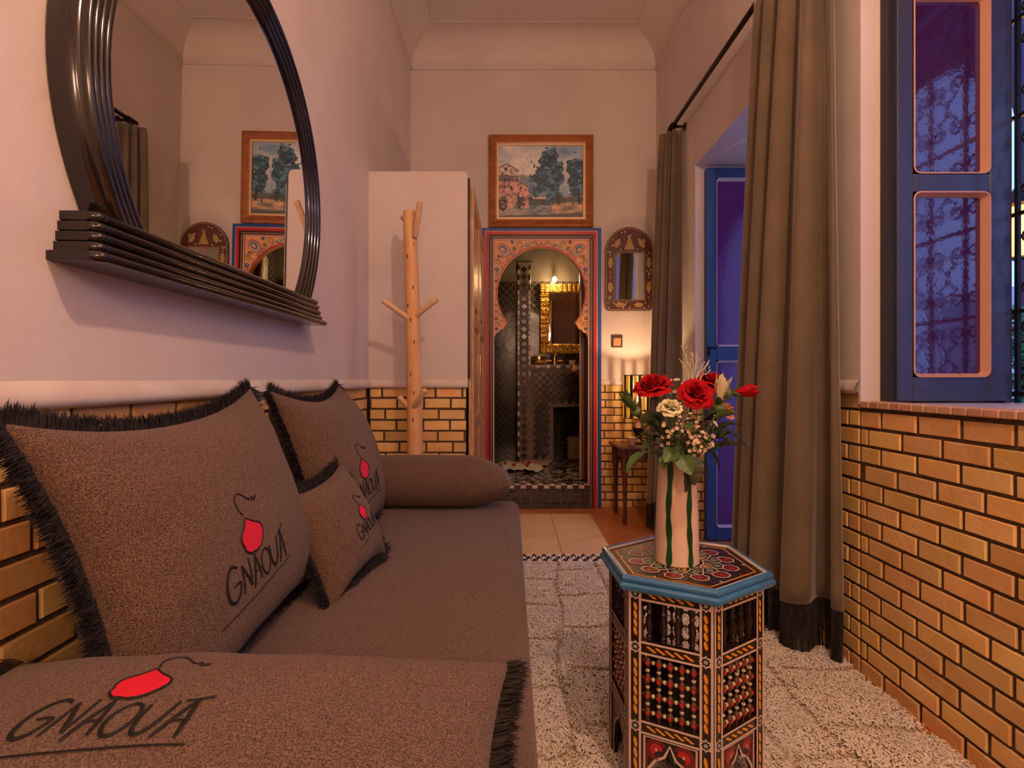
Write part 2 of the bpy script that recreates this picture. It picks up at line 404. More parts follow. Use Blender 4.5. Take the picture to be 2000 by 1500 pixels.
gl.box(gx0,gx1,gy,gy+0.006,ZT-0.004,ZT); gl.box(gx0,gx0+0.006,YR,gy,ZT-0.004,ZT); gl.box(gx1-0.006,gx1,YR,gy,ZT-0.004,ZT)
obj('panel_moulding', gl, PLASTER, ceil)

# closet block in the back left corner
CX1, CY0, CZ = -0.232, 2.885, 2.135
cb=MB(); cb.box(XL, CX1-0.012, CY0+0.012, YB-0.012, 0, LEDGE)
closet = struct('wall_closet', cb, MORTAR, 'plastered closet block with brick base in the corner')
pc=MB(); r=0.03
prof=[(XL,LEDGE),(CX1,LEDGE)]+[(CX1-r+r*math.cos(PI/2*i/6), CZ-r+r*math.sin(PI/2*i/6)) for i in range(7)]+[(XL,CZ)]
pc.prism([(x,CY0,z) for x,z in prof],(0,YB-0.012-CY0,0)); obj('plaster', pc, PLASTER, closet)
nb=MB(); nosing(nb,(XL,CY0),(CX1+0.002,CY0),(0,-1)); obj('ledge', nb, PLASTERW, closet, True)

# ---- bricks, each one an object
BL, BH, JT = 0.147, 0.060, 0.0105
def brick_mesh(L):
    h=BH-JT; l=L-JT; c=0.002
    mb=MB(); x,z=l/2,h/2
    mb.add([(-x,0,-z),(x,0,-z),(x,0,z),(-x,0,z),(-x,-0.004,-z),(x,-0.004,-z),(x,-0.004,z),(-x,-0.004,z),
            (-x+c,-0.0065,-z+c),(x-c,-0.0065,-z+c),(x-c,-0.0065,z-c),(-x+c,-0.0065,z-c)],
           [(0,1,5,4),(1,2,6,5),(2,3,7,6),(3,0,4,7),(4,5,9,8),(5,6,10,9),(6,7,11,10),(7,4,8,11),(8,9,10,11)])
    return mesh('brick', mb, BRICK)
BM = brick_mesh(BL)
def bricks(parent, p0, p1, c0, c1, rotz, seed, endpad=0.0):
    r=random.Random(seed)
    p0=Vector((*p0,0)); p1=Vector((*p1,0)); d=p1-p0; Ln=d.length; d.normalize()
    off=r.random()*BL
    for c in range(c0,c1):
        z=c*BH+BH/2-0.005
        a=-((off+(BL/2 if c%2 else 0)+r.uniform(-0.012,0.012))%BL)
        while a<Ln-1e-6:
            s,e=max(a,0),min(a+BL,Ln)
            if e-s>0.022:
                m=p0+d*((s+e)/2)
                inst('brick',BM,parent,(m.x,m.y,z+r.uniform(-0.001,0.001)),(r.uniform(-.012,.012),r.uniform(-.006,.006),rotz),((e-s-JT)/(BL-JT),r.uniform(0.85,1.1),1))
            a+=BL
bricks(wall_l,(XL-0.012,0.45),(XL-0.012,2.87),6,16,PI/2,1)
bricks(closet,(XL,CY0+0.012),(CX1-0.004,CY0+0.012),0,16,0,2)
bricks(wall_b,(0.705,YB),(RX(YB)-0.01,YB),0,16,0,3)
bricks(wall_r,(RX(DY1),DY1),(RX(YB),YB-0.01),0,16,-PI/2,4)
bricks(wall_r,(RX(DY1)-0.004,DY1),(RX(DY1)+TH,DY1),0,16,0,6)
bricks(wall_r,(RX(WY1),WY1),(RX(DY0),DY0),0,16,-PI/2,5)
bricks(wall_r,(RX(0.75),0.75),(RX(WY1),WY1),0,15,-PI/2,5)

# window sill
sill=MB(); rseg(sill,WY0,WY1-0.0,WZ0,WZ0+0.006,0.05,TH+0.02)
sl=struct('trim_1', sill, mat('sill_paint',(0.55,0.50,0.55),0.35), 'painted window sill edged with small terracotta tiles')
st_me=mesh('tile',MB().cbox(-0.036,0.036,-0.0215,0.0215,-0.012,0.010,0.003),mat('sill_tile',(0.60,0.36,0.24),0.45,(0.55,0.30,0.19),20,bump=0.1,objrand=0.12))
y=WY0+0.03
while y<WY1-0.02:
    inst('tile',st_me,sl,(RX(y)+0.020,y,WZ0),(0,0,rng.uniform(-.03,.03))); y+=0.0452

# ------------------------------------------------------------------ blue door leaf folded against the far jamb, window leaf, grille
def leaf(name, x0, x1, yf, z0, z1, rails, stile, glass, paint, bead, label, th=0.04):
    """framed leaf facing -Y; rails = list of (zlow,zhigh) solid bands"""
    root = MB(); root.cbox(x0,x0+stile,yf,yf+th,z0,z1,0.003)
    o = struct(name, root, paint, label)
    obj('stile', MB().cbox(x1-stile,x1,yf,yf+th,z0,z1,0.003), paint, o)
    for a,b in rails: obj('rail', MB().cbox(x0+stile,x1-stile,yf+0.0005,yf+th,a,b,0.002), paint, o)
    rs=sorted(rails)
    for (a0,a1),(b0,b1) in zip(rs[:-1],rs[1:]):
        gx0,gx1,gz0,gz1=x0+stile,x1-stile,a1,b0
        pane=obj('pane', MB().box(gx0,gx1,yf+0.024,yf+0.030,gz0,gz1), glass, o)
        # rounded bead round the pane, sloping in from the frame face
        rr=0.022; w=0.012
        def loop(ins,yy):
            pts=[]; rad=max(rr-ins,0.004)
            for cx,cz,a in ((gx1-rr,gz1-rr,0),(gx0+rr,gz1-rr,PI/2),(gx0+rr,gz0+rr,PI),(gx1-rr,gz0+rr,1.5*PI)):
                for k in range(5):
                    t=a+PI/2*k/4; pts.append((cx+rad*math.cos(t),yy,cz+rad*math.sin(t)))
            return pts
        A=loop(-0.001,yf-0.003); B=loop(0.003,yf-0.004); D=loop(w,yf+0.024); n=len(A)
        bd=MB().add(A+B+D,[(i,(i+1)%n,n+(i+1)%n,n+i) for i in range(n)]+[(n+i,n+(i+1)%n,2*n+(i+1)%n,2*n+i) for i in range(n)])
        obj('bead', bd, bead, pane, SM)
    return o
door=leaf('door_1',1.209,1.625,3.245,0.006,2.300,[(0.006,0.085),(1.11,1.20),(2.235,2.300)],0.062,GLASSD,BLUEP,CREAMRIM2,'blue double door leaf with violet wired glass')
hb=MB().box(1.218,1.226,3.225,3.245,1.14,1.20).tube([(1.222,3.222,1.19),(1.222,3.205,1.19),(1.250,3.20,1.185)],0.006,6); obj('handle',hb,IRON,door,SM)
WF=1.725
win=leaf('window_1',1.268,1.623,WF,WZ0+0.012,2.40,[(WZ0+0.012,1.006),(1.612,1.672),(2.262,2.40)],0.052,GLASSW,NAVY,CREAMRIM,'navy window leaf with two violet wired-glass panes',0.042)
obj('hinge_strip',MB().box(1.247,1.268,WF+0.012,WF+0.05,WZ0+0.008,2.40),mat('dark_frame',(0.02,0.015,0.02),0.5),win)
# window frame posts in the outer plane
fo=RX(WY1)+TH-0.03
wf=MB().box(fo,fo+0.022,WY1-0.05,WY1-0.012,WZ0+0.006,WZ1-0.012); wf.box(fo,fo+0.022,WY0+0.012,WY0+0.06,WZ0+0.006,WZ1-0.012); wf.box(fo,fo+0.022,WY0+0.06,WY1-0.05,WZ1-0.06,WZ1-0.012)
struct('window_2', wf, NAVY, 'navy outer window frame beside the iron grille')
# wrought iron grille of bars and scrolls
gr=thing('window_grille','black wrought iron scrollwork grille in the window','grille',(fo+0.032,1.17,WZ0+0.006))
GX=0.0
ys=[-0.56+0.16*i for i in range(8)]
for yy in ys: obj('bar',MB().box(-0.006,0.006,yy-0.006,yy+0.006,0.0,1.50),IRON,gr)
for zz in (0.03,0.30,0.62,0.94,1.26,1.48): obj('rail',MB().box(-0.005,0.005,-0.6,0.6,zz-0.006,zz+0.006),IRON,gr)
def spiral(cy,cz,r,a0,turns,sgn):
    return [(0,cy+sgn*(r*(1-0.8*t))*math.cos(a0+turns*2*PI*t),cz+(r*(1-0.8*t))*math.sin(a0+turns*2*PI*t)) for t in [k/22 for k in range(23)]]
sp1=MB()
sp1.tube(spiral(-0.045,0.08,0.032,-PI/2,1.4,1),0.004,5); sp1.tube(spiral(0.045,0.08,0.032,-PI/2,1.4,-1),0.004,5)
sp1.tube(spiral(-0.045,-0.08,0.032,PI/2,-1.4,1),0.004,5); sp1.tube(spiral(0.045,-0.08,0.032,PI/2,-1.4,-1),0.004,5)
sp1.tube(spline([(0,-0.045,0.048),(0,-0.005,0.02),(0,-0.005,-0.02),(0,-0.045,-0.048)],5),0.004,5)
sp1.tube(spline([(0,0.045,0.048),(0,0.005,0.02),(0,0.005,-0.02),(0,0.045,-0.048)],5),0.004,5)
sp_me=mesh('scroll',sp1,IRON,True)
for i in range(7):
    for zz in (0.165,0.46,0.78,1.10,1.37):
        inst('scroll',sp_me,gr,(0,-0.48+0.16*i,zz))

# courtyard outside the window and door
cw=struct('floor_courtyard',MB().box(1.75,6.2,-4.0,6.5,-0.06,0.0),mat('courtyard_paving',(0.72,0.70,0.70),0.6,(0.65,0.62,0.64),6),'courtyard paving outside')
struct('wall_courtyard',MB().box(6.0,6.2,-4.0,6.5,0,2.1),mat('courtyard_wall',(0.55,0.52,0.55),0.7,(0.48,0.46,0.50),3),'courtyard wall outside')
ar=MB(); AX0,AX1,ATOP=3.0,3.3,5.0
yv=-2.0
def arch_bay(yc,hw,zs,rise,y0,y1):
    K=20; pts=[(yc-hw,0)]+[(yc-hw*math.cos(PI*i/K),zs+rise*math.sin(PI*i/K)) for i in range(K+1)]+[(yc+hw,0)]
    tops=[(y0,0),(y0,zs)]+[(y0+(y1-y0)*i/(K),ATOP) for i in range(1,K)]+[(y1,zs),(y1,0)]
    n=len(pts); vs=[(AX0,a,b) for a,b in pts]+[(AX0,a,b) for a,b in tops]+[(AX1,a,b) for a,b in pts]+[(AX1,a,b) for a,b in tops]
    ar.add(vs,[(i,i+1,n+i+1,n+i) for i in range(n-1)]+[(2*n+i+1,2*n+i,3*n+i,3*n+i+1) for i in range(n-1)]+[(i+1,i,2*n+i,2*n+i+1) for i in range(n-1)])
for yc in (-3.1,-0.7,1.7,4.1): arch_bay(yc,1.0,2.3,1.02,yc-1.2,yc+1.2)
struct('wall_arcade',ar,mat('arcade_plaster',(0.16,0.09,0.13),0.7,(0.13,0.07,0.11),4),'dark arcade wall of the courtyard')
sh=thing('courtyard_shrub','leafy green shrub outside beyond the window grille','plant',(2.66,2.74,0.0))
pb=MB().lathe([(0.13,0),(0.17,0.04),(0.20,0.36),(0.22,0.38),(0.22,0.42),(0.19,0.42)],16); obj('pot',pb,mat('pink_pot',(0.55,0.12,0.2),0.5),sh,SM)
lf=MB(); r2=random.Random(3)
for i in range(900):
    a=r2.uniform(0,2*PI); zz=r2.uniform(0.45,1.35); rr=r2.uniform(0.04,0.22)*(1-abs(zz-0.9)*0.7)
    c=Vector((rr*math.cos(a),rr*math.sin(a),zz)); d=Vector((r2.uniform(-1,1),r2.uniform(-1,1),r2.uniform(-0.4,1))).normalized(); e=d.orthogonal().normalized()
    L=r2.uniform(0.05,0.10); lf.add([c,c+d*L*.5+e*L*.22,c+d*L,c+d*L*.5-e*L*.22],[(0,1,2,3)])
obj('foliage',lf,mat('courtyard_leaf',(0.02,0.22,0.10),0.5,(0.05,0.30,0.08),10),sh,kind='stuff')
obj('trunk',MB().tube([(0,0,0.4),(0.02,0.01,0.8),(0,0,1.2)],[0.02,0.015,0.008],6),DARKW,sh)
ln=thing('courtyard_lantern','glowing amber lantern hanging outside beyond the grille','lantern',(2.50,2.585,1.58))
obj('glass',MB().lathe([(0.03,0.02),(0.075,0.06),(0.08,0.2),(0.05,0.26)],8),mat('lantern_glass',(1,0.5,0.1),0.3,emit=(1.0,0.42,0.06),estr=9),ln)
obj('cap',MB().lathe([(0.06,0.26),(0.085,0.27),(0.02,0.36),(0.005,0.38)],8),IRON,ln); obj('foot',MB().lathe([(0.02,0.0),(0.05,0.01),(0.04,0.02)],8),IRON,ln)
obj('chain',MB().tube([(0,0,0.38),(0,0,1.6)],0.004,5).tube([(0,0,1.6),(0.5,0,1.6)],0.006,5),IRON,ln)
lamp('courtyard_lantern_light','POINT',(2.40,2.45,1.72),4,(1.0,0.5,0.15),0.05)

# ------------------------------------------------------------------ bathroom beyond the arch
BZ=0.18; BYB=5.85
def tiled(name, a, b, scale, rot=0.0):
    m=bpy.data.materials.new(name); m.use_nodes=True; nt=m.node_tree; N=nt.nodes; L=nt.links; p=N['Principled BSDF']
    tc=N.new('ShaderNodeTexCoord'); mp=N.new('ShaderNodeMapping'); mp.inputs['Rotation'].default_value=(rot,0,rot); mp.inputs['Scale'].default_value=(1,1,1)
    br=N.new('ShaderNodeTexBrick'); br.offset=0.0; br.inputs['Scale'].default_value=scale; br.inputs['Mortar Size'].default_value=0.03
    br.inputs['Brick Width'].default_value=0.5; br.inputs['Row Height'].default_value=0.5
    br.inputs['Color1'].default_value=(*a,1); br.inputs['Color2'].default_value=(*a,1); br.inputs['Mortar'].default_value=(*b,1)
    sx=N.new('ShaderNodeSeparateXYZ'); cm=N.new('ShaderNodeCombineXYZ'); ad=N.new('ShaderNodeMath'); ad.operation='ADD'
    L.new(tc.outputs['Object'],sx.inputs[0]); L.new(sx.outputs['X'],ad.inputs[0]); L.new(sx.outputs['Y'],ad.inputs[1])
    L.new(ad.outputs[0],cm.inputs['X']); L.new(sx.outputs['Z'],cm.inputs['Y']); L.new(cm.outputs[0],mp.inputs['Vector']); 
    mp.inputs['Rotation'].default_value=(0,0,rot)
    L.new(mp.outputs['Vector'],br.inputs['Vector']); L.new(br.outputs['Color'],p.inputs['Base Color']); p.inputs['Roughness'].default_value=0.16
    bp=N.new('ShaderNodeBump'); bp.inputs['Strength'].default_value=0.35; bp.inputs['Distance'].default_value=0.004; L.new(br.outputs['Fac'],bp.inputs['Height']); bp.invert=True
    nz=N.new('ShaderNodeTexNoise'); nz.inputs['Scale'].default_value=18; bp2=N.new('ShaderNodeBump'); bp2.inputs['Strength'].default_value=0.08; bp2.inputs['Distance'].default_value=0.01
    L.new(tc.outputs['Object'],nz.inputs['Vector']); L.new(nz.outputs['Fac'],bp2.inputs['Height']); L.new(bp.outputs['Normal'],bp2.inputs['Normal']); L.new(bp2.outputs['Normal'],p.inputs['Normal'])
    return m
TSQ=tiled('black_square_tiles',(0.020,0.016,0.013),(0.11,0.085,0.065),8.0)
TDI=tiled('black_diamond_tiles',(0.030,0.023,0.018),(0.13,0.10,0.075),9.0,PI/4)
bw=MB().box(-0.60,-0.45,YB+0.16,BYB,0.0,2.65); struct('wall_bath_left',bw,TSQ,'black tiled shower wall')
struct('wall_bath_right',MB().box(1.15,1.30,YB+0.16,BYB,0.0,2.65),TDI,'black tiled bathroom side wall')
bb=MB().box(-0.60,1.30,BYB,BYB+0.12,0.0,2.08); wbb=struct('wall_bath_back',bb,TDI,'black diamond tiled bathroom wall')
obj('plaster',MB().box(-0.60,1.30,BYB-0.004,BYB+0.12,2.08,2.65),BATHP,wbb)
struct('ceiling_bath',MB().box(-0.60,1.30,YB+0.16,BYB+0.12,2.65,2.75),BATHP,'bathroom ceiling')
def zellige(name):
    m=bpy.data.materials.new(name); m.use_nodes=True; nt=m.node_tree; N=nt.nodes; L=nt.links; p=N['Principled BSDF']; p.inputs['Roughness'].default_value=0.15
    tc=N.new('ShaderNodeTexCoord'); vo=N.new('ShaderNodeTexVoronoi'); vo.inputs['Scale'].default_value=26; L.new(tc.outputs['Object'],vo.inputs['Vector'])
    rp=N.new('ShaderNodeValToRGB'); rp.color_ramp.interpolation='CONSTANT'; e=rp.color_ramp.elements; e[0].color=(0.02,0.016,0.013,1); e[1].position=0.62; e[1].color=(0.42,0.36,0.29,1)
    sx=N.new('ShaderNodeSeparateColor'); L.new(vo.outputs['Color'],sx.inputs[0]); L.new(sx.outputs[0],rp.inputs['Fac']); L.new(rp.outputs['Color'],p.inputs['Base Color']); return m
fb=struct('floor_bath',MB().box(-0.60,1.30,YB+0.16,BYB,0.0,BZ-0.004).box(BX0,BX1,YB-0.045,YB+0.16,0.0,BZ-0.004),zellige('black_white_zellige'),'raised bathroom floor of black and white mosaic')
# step riser: rows of single glazed tiles
ryf=YB-0.045
obj('riser',MB().box(BX0,BX1,ryf-0.004,ryf,0.0,BZ),GROUT,fb)
def rtile(parent,cx,cz,w,h,yf,m,rot=0.0,th=0.007,nm='tile',cache={}):
    k=(round(w,4),round(h,4),m.name,th)
    if k not in cache:
        x,z,c=w/2,h/2,min(w,h)*0.08
        cache[k]=mesh(nm,MB().add([(-x,0,-z),(x,0,-z),(x,0,z),(-x,0,z),(-x+c,-th,-z+c),(x-c,-th,-z+c),(x-c,-th,z-c),(-x+c,-th,z-c)],
             [(0,1,5,4),(1,2,6,5),(2,3,7,6),(3,0,4,7),(4,5,6,7)]),m)
    return inst(nm,cache[k],parent,(cx,yf,cz),(rng.uniform(-.02,.02),rot,0))
n=17; wt=(BX1-BX0)/n
for i in range(n):
    cx=BX0+wt*(i+.5)
    rtile(fb,cx,0.166,wt-0.003,0.025,ryf-0.004,WTILE if i%2 else BTILE)
    rtile(fb,cx,0.132,wt-0.004,0.036,ryf-0.004,BTILE)
    rtile(fb,cx,0.022,wt-0.004,0.040,ryf-0.004,BTILE)
n2=10; w2=(BX1-BX0)/n2
for i in range(n2):
    cx=BX0+w2*(i+.5); z0,z1=0.045,0.111; g=0.003
    for tri in ([(cx-w2/2+g,z0),(cx+w2/2-g,z0),(cx,z1-g)], ):
        pass
    dm=[(cx-w2/2+g,(z0+z1)/2),(cx,z0+g),(cx+w2/2-g,(z0+z1)/2),(cx,z1-g)]
    obj('tile',MB().prism([(x,ryf-0.004,z) for x,z in dm],(0,-0.006,0)),BTILE,fb)
    for t in ([(cx-w2/2+2*g,z0),(cx-g,z0),(cx-w2/2,(z0+z1)/2-g)],[(cx+w2/2,(z0+z1)/2-g),(cx+g,z0),(cx+w2/2-2*g,z0)],
              [(cx-w2/2+2*g,z1),(cx-w2/2,(z0+z1)/2+g),(cx-g,z1)],[(cx+w2/2-2*g,z1),(cx+g,z1),(cx+w2/2,(z0+z1)/2+g)]):
        obj('tile',MB().prism([(x,ryf-0.004,z) for x,z in t],(0,-0.006,0)),BTILE,fb)
for i in range(17):
    cx=BX0+wt*(i+.5); o=rtile(fb,cx,BZ-0.004,wt-0.003,0.045,0,WTILE if i%2==0 else BTILE); o.location=(cx,ryf+0.022,BZ-0.004); o.rotation_euler=(PI/-2,0,0)

# partition with rounded top and checker edging
PX0,PX1,PY=0.074,0.205,5.22
pt=MB(); prof=[(PX0,BZ),(PX1,BZ),(PX1,2.16)]+[((PX0+PX1)/2+(PX1-PX0)/2*math.cos(PI*i/10),2.19+0.06*math.sin(PI*i/10)) for i in range(11)]+[(PX0,2.16)]
pt.prism([(x,PY,z) for x,z in prof],(0,0.5,0))
part=struct('wall_partition',pt,GROUT,'narrow black tiled partition with rounded plaster top')
cap=MB(); prof=[((PX0+PX1)/2+((PX1-PX0)/2+0.012)*math.cos(PI*i/12),2.165+0.085*math.sin(PI*i/12)) for i in range(13)]
cap.prism([(x,PY-0.012,z) for x,z in prof],(0,0.53,0)); obj('cap',cap,BATHP,part)
TS=0.0495
def diamonds(parent,x0,x1,z0,z1,yf,skip=None):
    d=TS*math.sqrt(2)+0.004; nx=int((x1-x0)/d+0.01); ox=x0+((x1-x0)-nx*d)/2
    nz=int((z1-z0)/d+0.01); oz=z0+((z1-z0)-nz*d)/2
    for i in range(nx):
        for j in range(nz):
            p=(ox+d*(i+.5),oz+d*(j+.5))
            if skip and skip(*p): continue
            rtile(parent,p[0],p[1],TS,TS,yf,BTILE,PI/4)
    for i in range(nx-1):
        for j in range(nz-1):
            p=(ox+d*(i+1),oz+d*(j+1))
            if skip and skip(*p): continue
            rtile(parent,p[0],p[1],TS,TS,yf,BTILE,PI/4)
diamonds(part,PX0+0.024,PX1-0.024,BZ,2.14,PY)
for i in range(40):
    z=BZ+0.025+0.05*i
    if z<2.15:
        rtile(part,PX0+0.011,z,0.022,0.046,PY,WTILE if i%2 else BTILE)
        if z>1.0: rtile(part,PX1-0.011,z,0.022,0.046,PY,WTILE if i%2 else BTILE)
# vanity block with niche
VX1,VZ,VY=1.15,1.135,5.25
vb=MB(); vb.box(PX1,0.43,VY,BYB,BZ,VZ); vb.box(0.43,0.86,VY,BYB,0.72,VZ); vb.box(0.86,VX1,VY,BYB,BZ,VZ); vb.box(0.43,0.86,BYB-0.12,BYB,BZ,0.72)
van=struct('wall_vanity',vb,GROUT,'black tiled washstand block with an open niche')
diamonds(van,PX1+0.005,VX1-0.1,BZ,VZ-0.04,VY,lambda x,z: 0.40<x<0.89 and z<0.75)
obj('niche_lining',MB().box(0.432,0.858,VY+0.05,BYB-0.115,BZ+0.001,BZ+0.006).box(0.43,0.86,BYB-0.13,BYB-0.12,BZ,0.72).box(0.431,0.436,VY+.01,BYB-.12,BZ,.72),TSQ,van)
for i in range(19):
    rtile(van,PX1+0.025+0.05*i,VZ-0.015,0.046,0.028,VY,WTILE if i%2 else BTILE)
obj('top',MB().box(PX1,VX1,VY,BYB,VZ,VZ+0.006),mat('vanity_top',(0.45,0.36,0.28),0.3),van)
# gold framed mirror
gm=thing('bathroom_mirror','ornate gold framed mirror over the bathroom washstand','mirror',(0.66,BYB-0.005,1.28))
mw,mh,fw=0.335,0.77,0.105
obj('glass',MB().box(-mw+fw,mw-fw,-0.022,-0.016,fw,mh-fw),MIRROR,gm)
for (x0,x1,z0,z1) in ((-mw,mw,0,fw),(-mw,mw,mh-fw,mh),(-mw,-mw+fw,fw,mh-fw),(mw-fw,mw,fw,mh-fw)):
    f=MB().cbox(x0,x1,-0.045,0,z0,z1,0.012); o=obj('frame_side',f,GOLD,gm)
    ob=MB(); L=max(x1-x0,z1-z0); nn=int(L/0.05)
    for k in range(nn):
        t=(k+.5)/nn
        cx,cz=((x0+(x1-x0)*t,(z0+z1)/2) if x1-x0>z1-z0 else ((x0+x1)/2,z0+(z1-z0)*t))
        for q in (-1,0,1):
            ddx,ddz=(0,q*0.028) if x1-x0>z1-z0 else (q*0.028,0)
            ob.tube([(cx+ddx+0.021*math.cos(a*(1-2*(k%2)))*(1-a/9),-0.050-0.004*q*q,cz+ddz+0.021*math.sin(a*(1-2*(k%2)))*(1-a/9)) for a in [j*0.9 for j in range(9)]],0.0085,6)
    for zz in (0,):
        pass
    obj('carving',ob,GOLD,o,True)
bl=thing('bathroom_bulb','bright bare bulb above the gold mirror','lamp',(0.485,BYB-0.12,2.08))
obj('bulb',MB().lathe([(0.008,-0.03),(0.022,-0.015),(0.026,0.0),(0.018,0.02),(0.008,0.03)],12),BULB,bl,True)
obj('holder',MB().tube([(0,0,0.03),(0,0,0.07),(0,0.114,0.07)],0.010,6),BRASS,bl)
lamp('bathroom_bulb_light','POINT',(0.485,BYB-0.21,2.06),13,(1.0,0.60,0.26),0.03)
lamp('bath_fill_light','POINT',(0.35,4.75,2.45),8,(1.0,0.62,0.32),0.06)  # extra fill added to brighten the bathroom, no fixture
# tap, bowl, cups
tp=thing('basin_tap','brass tap with cross handles on the washstand','tap',(0.47,5.55,VZ+0.006))
obj('spout',MB().tube(spline([(0,0,0),(0,0,0.12),(0,-0.05,0.15),(0,-0.09,0.11)],6),0.012,8).lathe([(0.02,0),(0.016,0.03),(0.022,0.12),(0.012,0.16),(0.004,0.18)],10),BRASS,tp,SM)
for s in (-1,1): obj('handle',MB().lathe([(0.016,0),(0.010,0.04),(0.018,0.05),(0.004,0.06)],8,(0.06*s,0,0)).tube([(0.06*s-0.025,0,0.05),(0.06*s+0.025,0,0.05)],0.005,6),BRASS,tp,SM)
tag(obj('brass_bowl',MB().lathe([(0.03,0),(0.07,0.02),(0.085,0.06),(0.078,0.09),(0.072,0.06),(0.02,0.02)],14),BRASS,smooth=SM),'hammered brass bowl beside the washstand tap','bowl').location=(0.30,5.45,VZ+0.006)
for k,(x,h,d) in enumerate(((0.64,0.05,'white soap cup right of the brass tap'),(0.74,0.03,'low white soap dish at the washstand edge'))):
    tag(obj('soap_cup' if k==0 else 'soap_dish',MB().lathe([(0.028,0),(0.034,h),(0.030,h),(0.02,0.006)],12),mat('cup_white',(0.72,0.62,0.5),0.3),smooth=SM),d,'cup').location=(x,5.42,VZ+0.006)
# basket, towel, petals
bk=thing('waste_basket','woven palm basket in the washstand niche','basket',(0.665,5.38,BZ+0.0))
obj('body',MB().lathe([(0.075,0),(0.085,0.04),(0.08,0.2),(0.072,0.235),(0.066,0.235),(0.07,0.02)],16),WICKER,bk,SM)
for k in range(6): obj('coil',MB().tube([(0.0855*math.cos(a),0.0855*math.sin(a),0.03+0.036*k) for a in [2*PI*j/20 for j in range(20)]],0.004,5,closed=True),WICKER,bk,True)
obj('rim',MB().tube([(0.07*math.cos(a),0.07*math.sin(a),0.235) for a in [2*PI*j/20 for j in range(20)]],0.007,6,closed=True),mat('purple_trim',(0.16,0.06,0.2),0.8),bk,True)
obj('handle',MB().tube([(-0.088,-0.02+0.02*math.cos(a),0.14+0.035*math.sin(a)) for a in [PI*j/8*2 for j in range(8)]],0.006,5,closed=True),BLACKF,bk,True)
def towel(u,v):
    x=-0.10+0.36*u; y=4.62+0.34*v; return (x+0.03*math.sin(v*5),y+0.05*math.sin(u*4),BZ+0.012+0.030*abs(math.sin(u*7+v*3))*(0.4+0.6*v)+0.012*math.sin(u*17+v*9)**2)
tag(obj('folded_towel',MB().grid(towel,28,18),TOWEL,smooth=True),'rumpled white towel on the bathroom floor','towel').modifiers.new('s','SOLIDIFY').thickness=0.008
tag(obj('bath_mat',MB().add([(0.10,4.98,BZ+.004),(0.36,4.98,BZ+.004),(0.42,5.20,BZ+.004),(0.14,5.2,BZ+.004)],[(0,1,2,3)]),mat('mat_beige',(0.62,0.45,0.33),0.9,bump=.3,bscale=150)),'beige bath mat behind the white towel','bath mat').modifiers.new('s','SOLIDIFY').thickness=-0.012
PETME=None
for k,(u,v) in enumerate(((0.3,0.35),(0.55,0.5),(0.62,0.2),(0.75,0.6),(0.2,0.7))):
    p=towel(u,v); q=MB().grid(lambda a,b:((a-.5)*.034*(1-(b-.5)**2*2),(b-.5)*.034,0.012*((a-.5)**2+(b-.5)**2)*4),4,4)
    o=obj('rose_petal',q,ROSER,smooth=True); o.location=(p[0],p[1],p[2]+0.009); o.rotation_euler=(0.2*k,0.1*k,k)
    tag(o,'loose red rose petal on the white towel','petal','rose petals on the bathroom towel'); o.modifiers.new('s','SOLIDIFY').thickness=0.0015
# inner door leaf standing open at the right of the doorway
bd=struct('door_2',MB().hexa([(0.578,YB+.17,BZ+.006),(0.612,YB+.165,BZ+.006),(0.86,YB+.83,BZ+.006),(0.83,YB+.84,BZ+.006),(0.578,YB+.17,2.08),(0.612,YB+.165,2.08),(0.86,YB+.83,2.08),(0.83,YB+.84,2.08)]),DARKW,'dark wooden bathroom door standing open')
obj('edge_strip',MB().box(0.566,0.578,YB+0.162,YB+0.19,BZ+0.006,2.08),CEDAR,bd)
obj('knob',MB().lathe([(0.010,0),(0.010,0.025),(0.028,0.035),(0.030,0.05),(0.018,0.062),(0.003,0.064)],12,(0.566,YB+0.185,1.085),M=Matrix.Rotation(-PI/2,4,'Y')),CEDAR,bd,True)

# ------------------------------------------------------------------ painted doorway surround
fs=thing('doorway_surround','painted Moorish doorway surround with horseshoe arch, blue and red borders','door frame',(0.241,YB-0.012,0.0))
def ring(mb,xa,xb,za,zb,yf,yb,mi=0):
    # three-sided frame between outer half width xa/top za and inner half width xb/top zb
    mb.box(-xa,-xb,yf,yb,0,za,mi); mb.box(xb,xa,yf,yb,0,za,mi); mb.box(-xb,xb,yf,yb,zb,za,mi)
for nm,xa,xb,za,zb,d,m in (('blue_border',0.467,0.437,2.17,2.145,0.022,mat('border_blue_paint',(0.010,0.075,0.34),0.4)),('pink_fillet',0.437,0.427,2.145,2.134,0.034,PINKP),
        ('red_border',0.427,0.404,2.134,2.113,0.044,REDP),('brown_border',0.404,0.372,2.113,2.082,0.036,BROWNP),('pale_fillet',0.372,0.362,2.082,2.072,0.040,PINKP)):
    mb=MB(); ring(mb,xa,xb,za,zb,-d,0.0); obj(nm,mb,m,fs)
br=MB()
def dash(cx,cz,dx,dz,w,y,mi=0):
    d=Vector((dx,0,dz)); n=Vector((-dz,0,dx)).normalized()*w; c=Vector((cx,y,cz))
    br.add([c-d,c-d*.4+n,c+d*.4+n,c+d,c+d*.4-n,c-d*.4-n],[(0,1,2,3,4,5)],mi)
z=0.02
while z<2.07:
    for s in (-1,1): dash(s*0.386,z,0.005*s,0.008,0.0020,-0.0372); dash(s*0.386,z+0.0075,-0.004*s,0.0035,0.0012,-0.0374,1)
    z+=0.0165
x=-0.38
while x<0.385: dash(x,2.096,0.008,0.005,0.0020,-0.0372); dash(x+0.008,2.096,0.0035,-0.004,0.0012,-0.0374,1); x+=0.0165
obj('braid',br,[GOLDP,PINKP],fs)
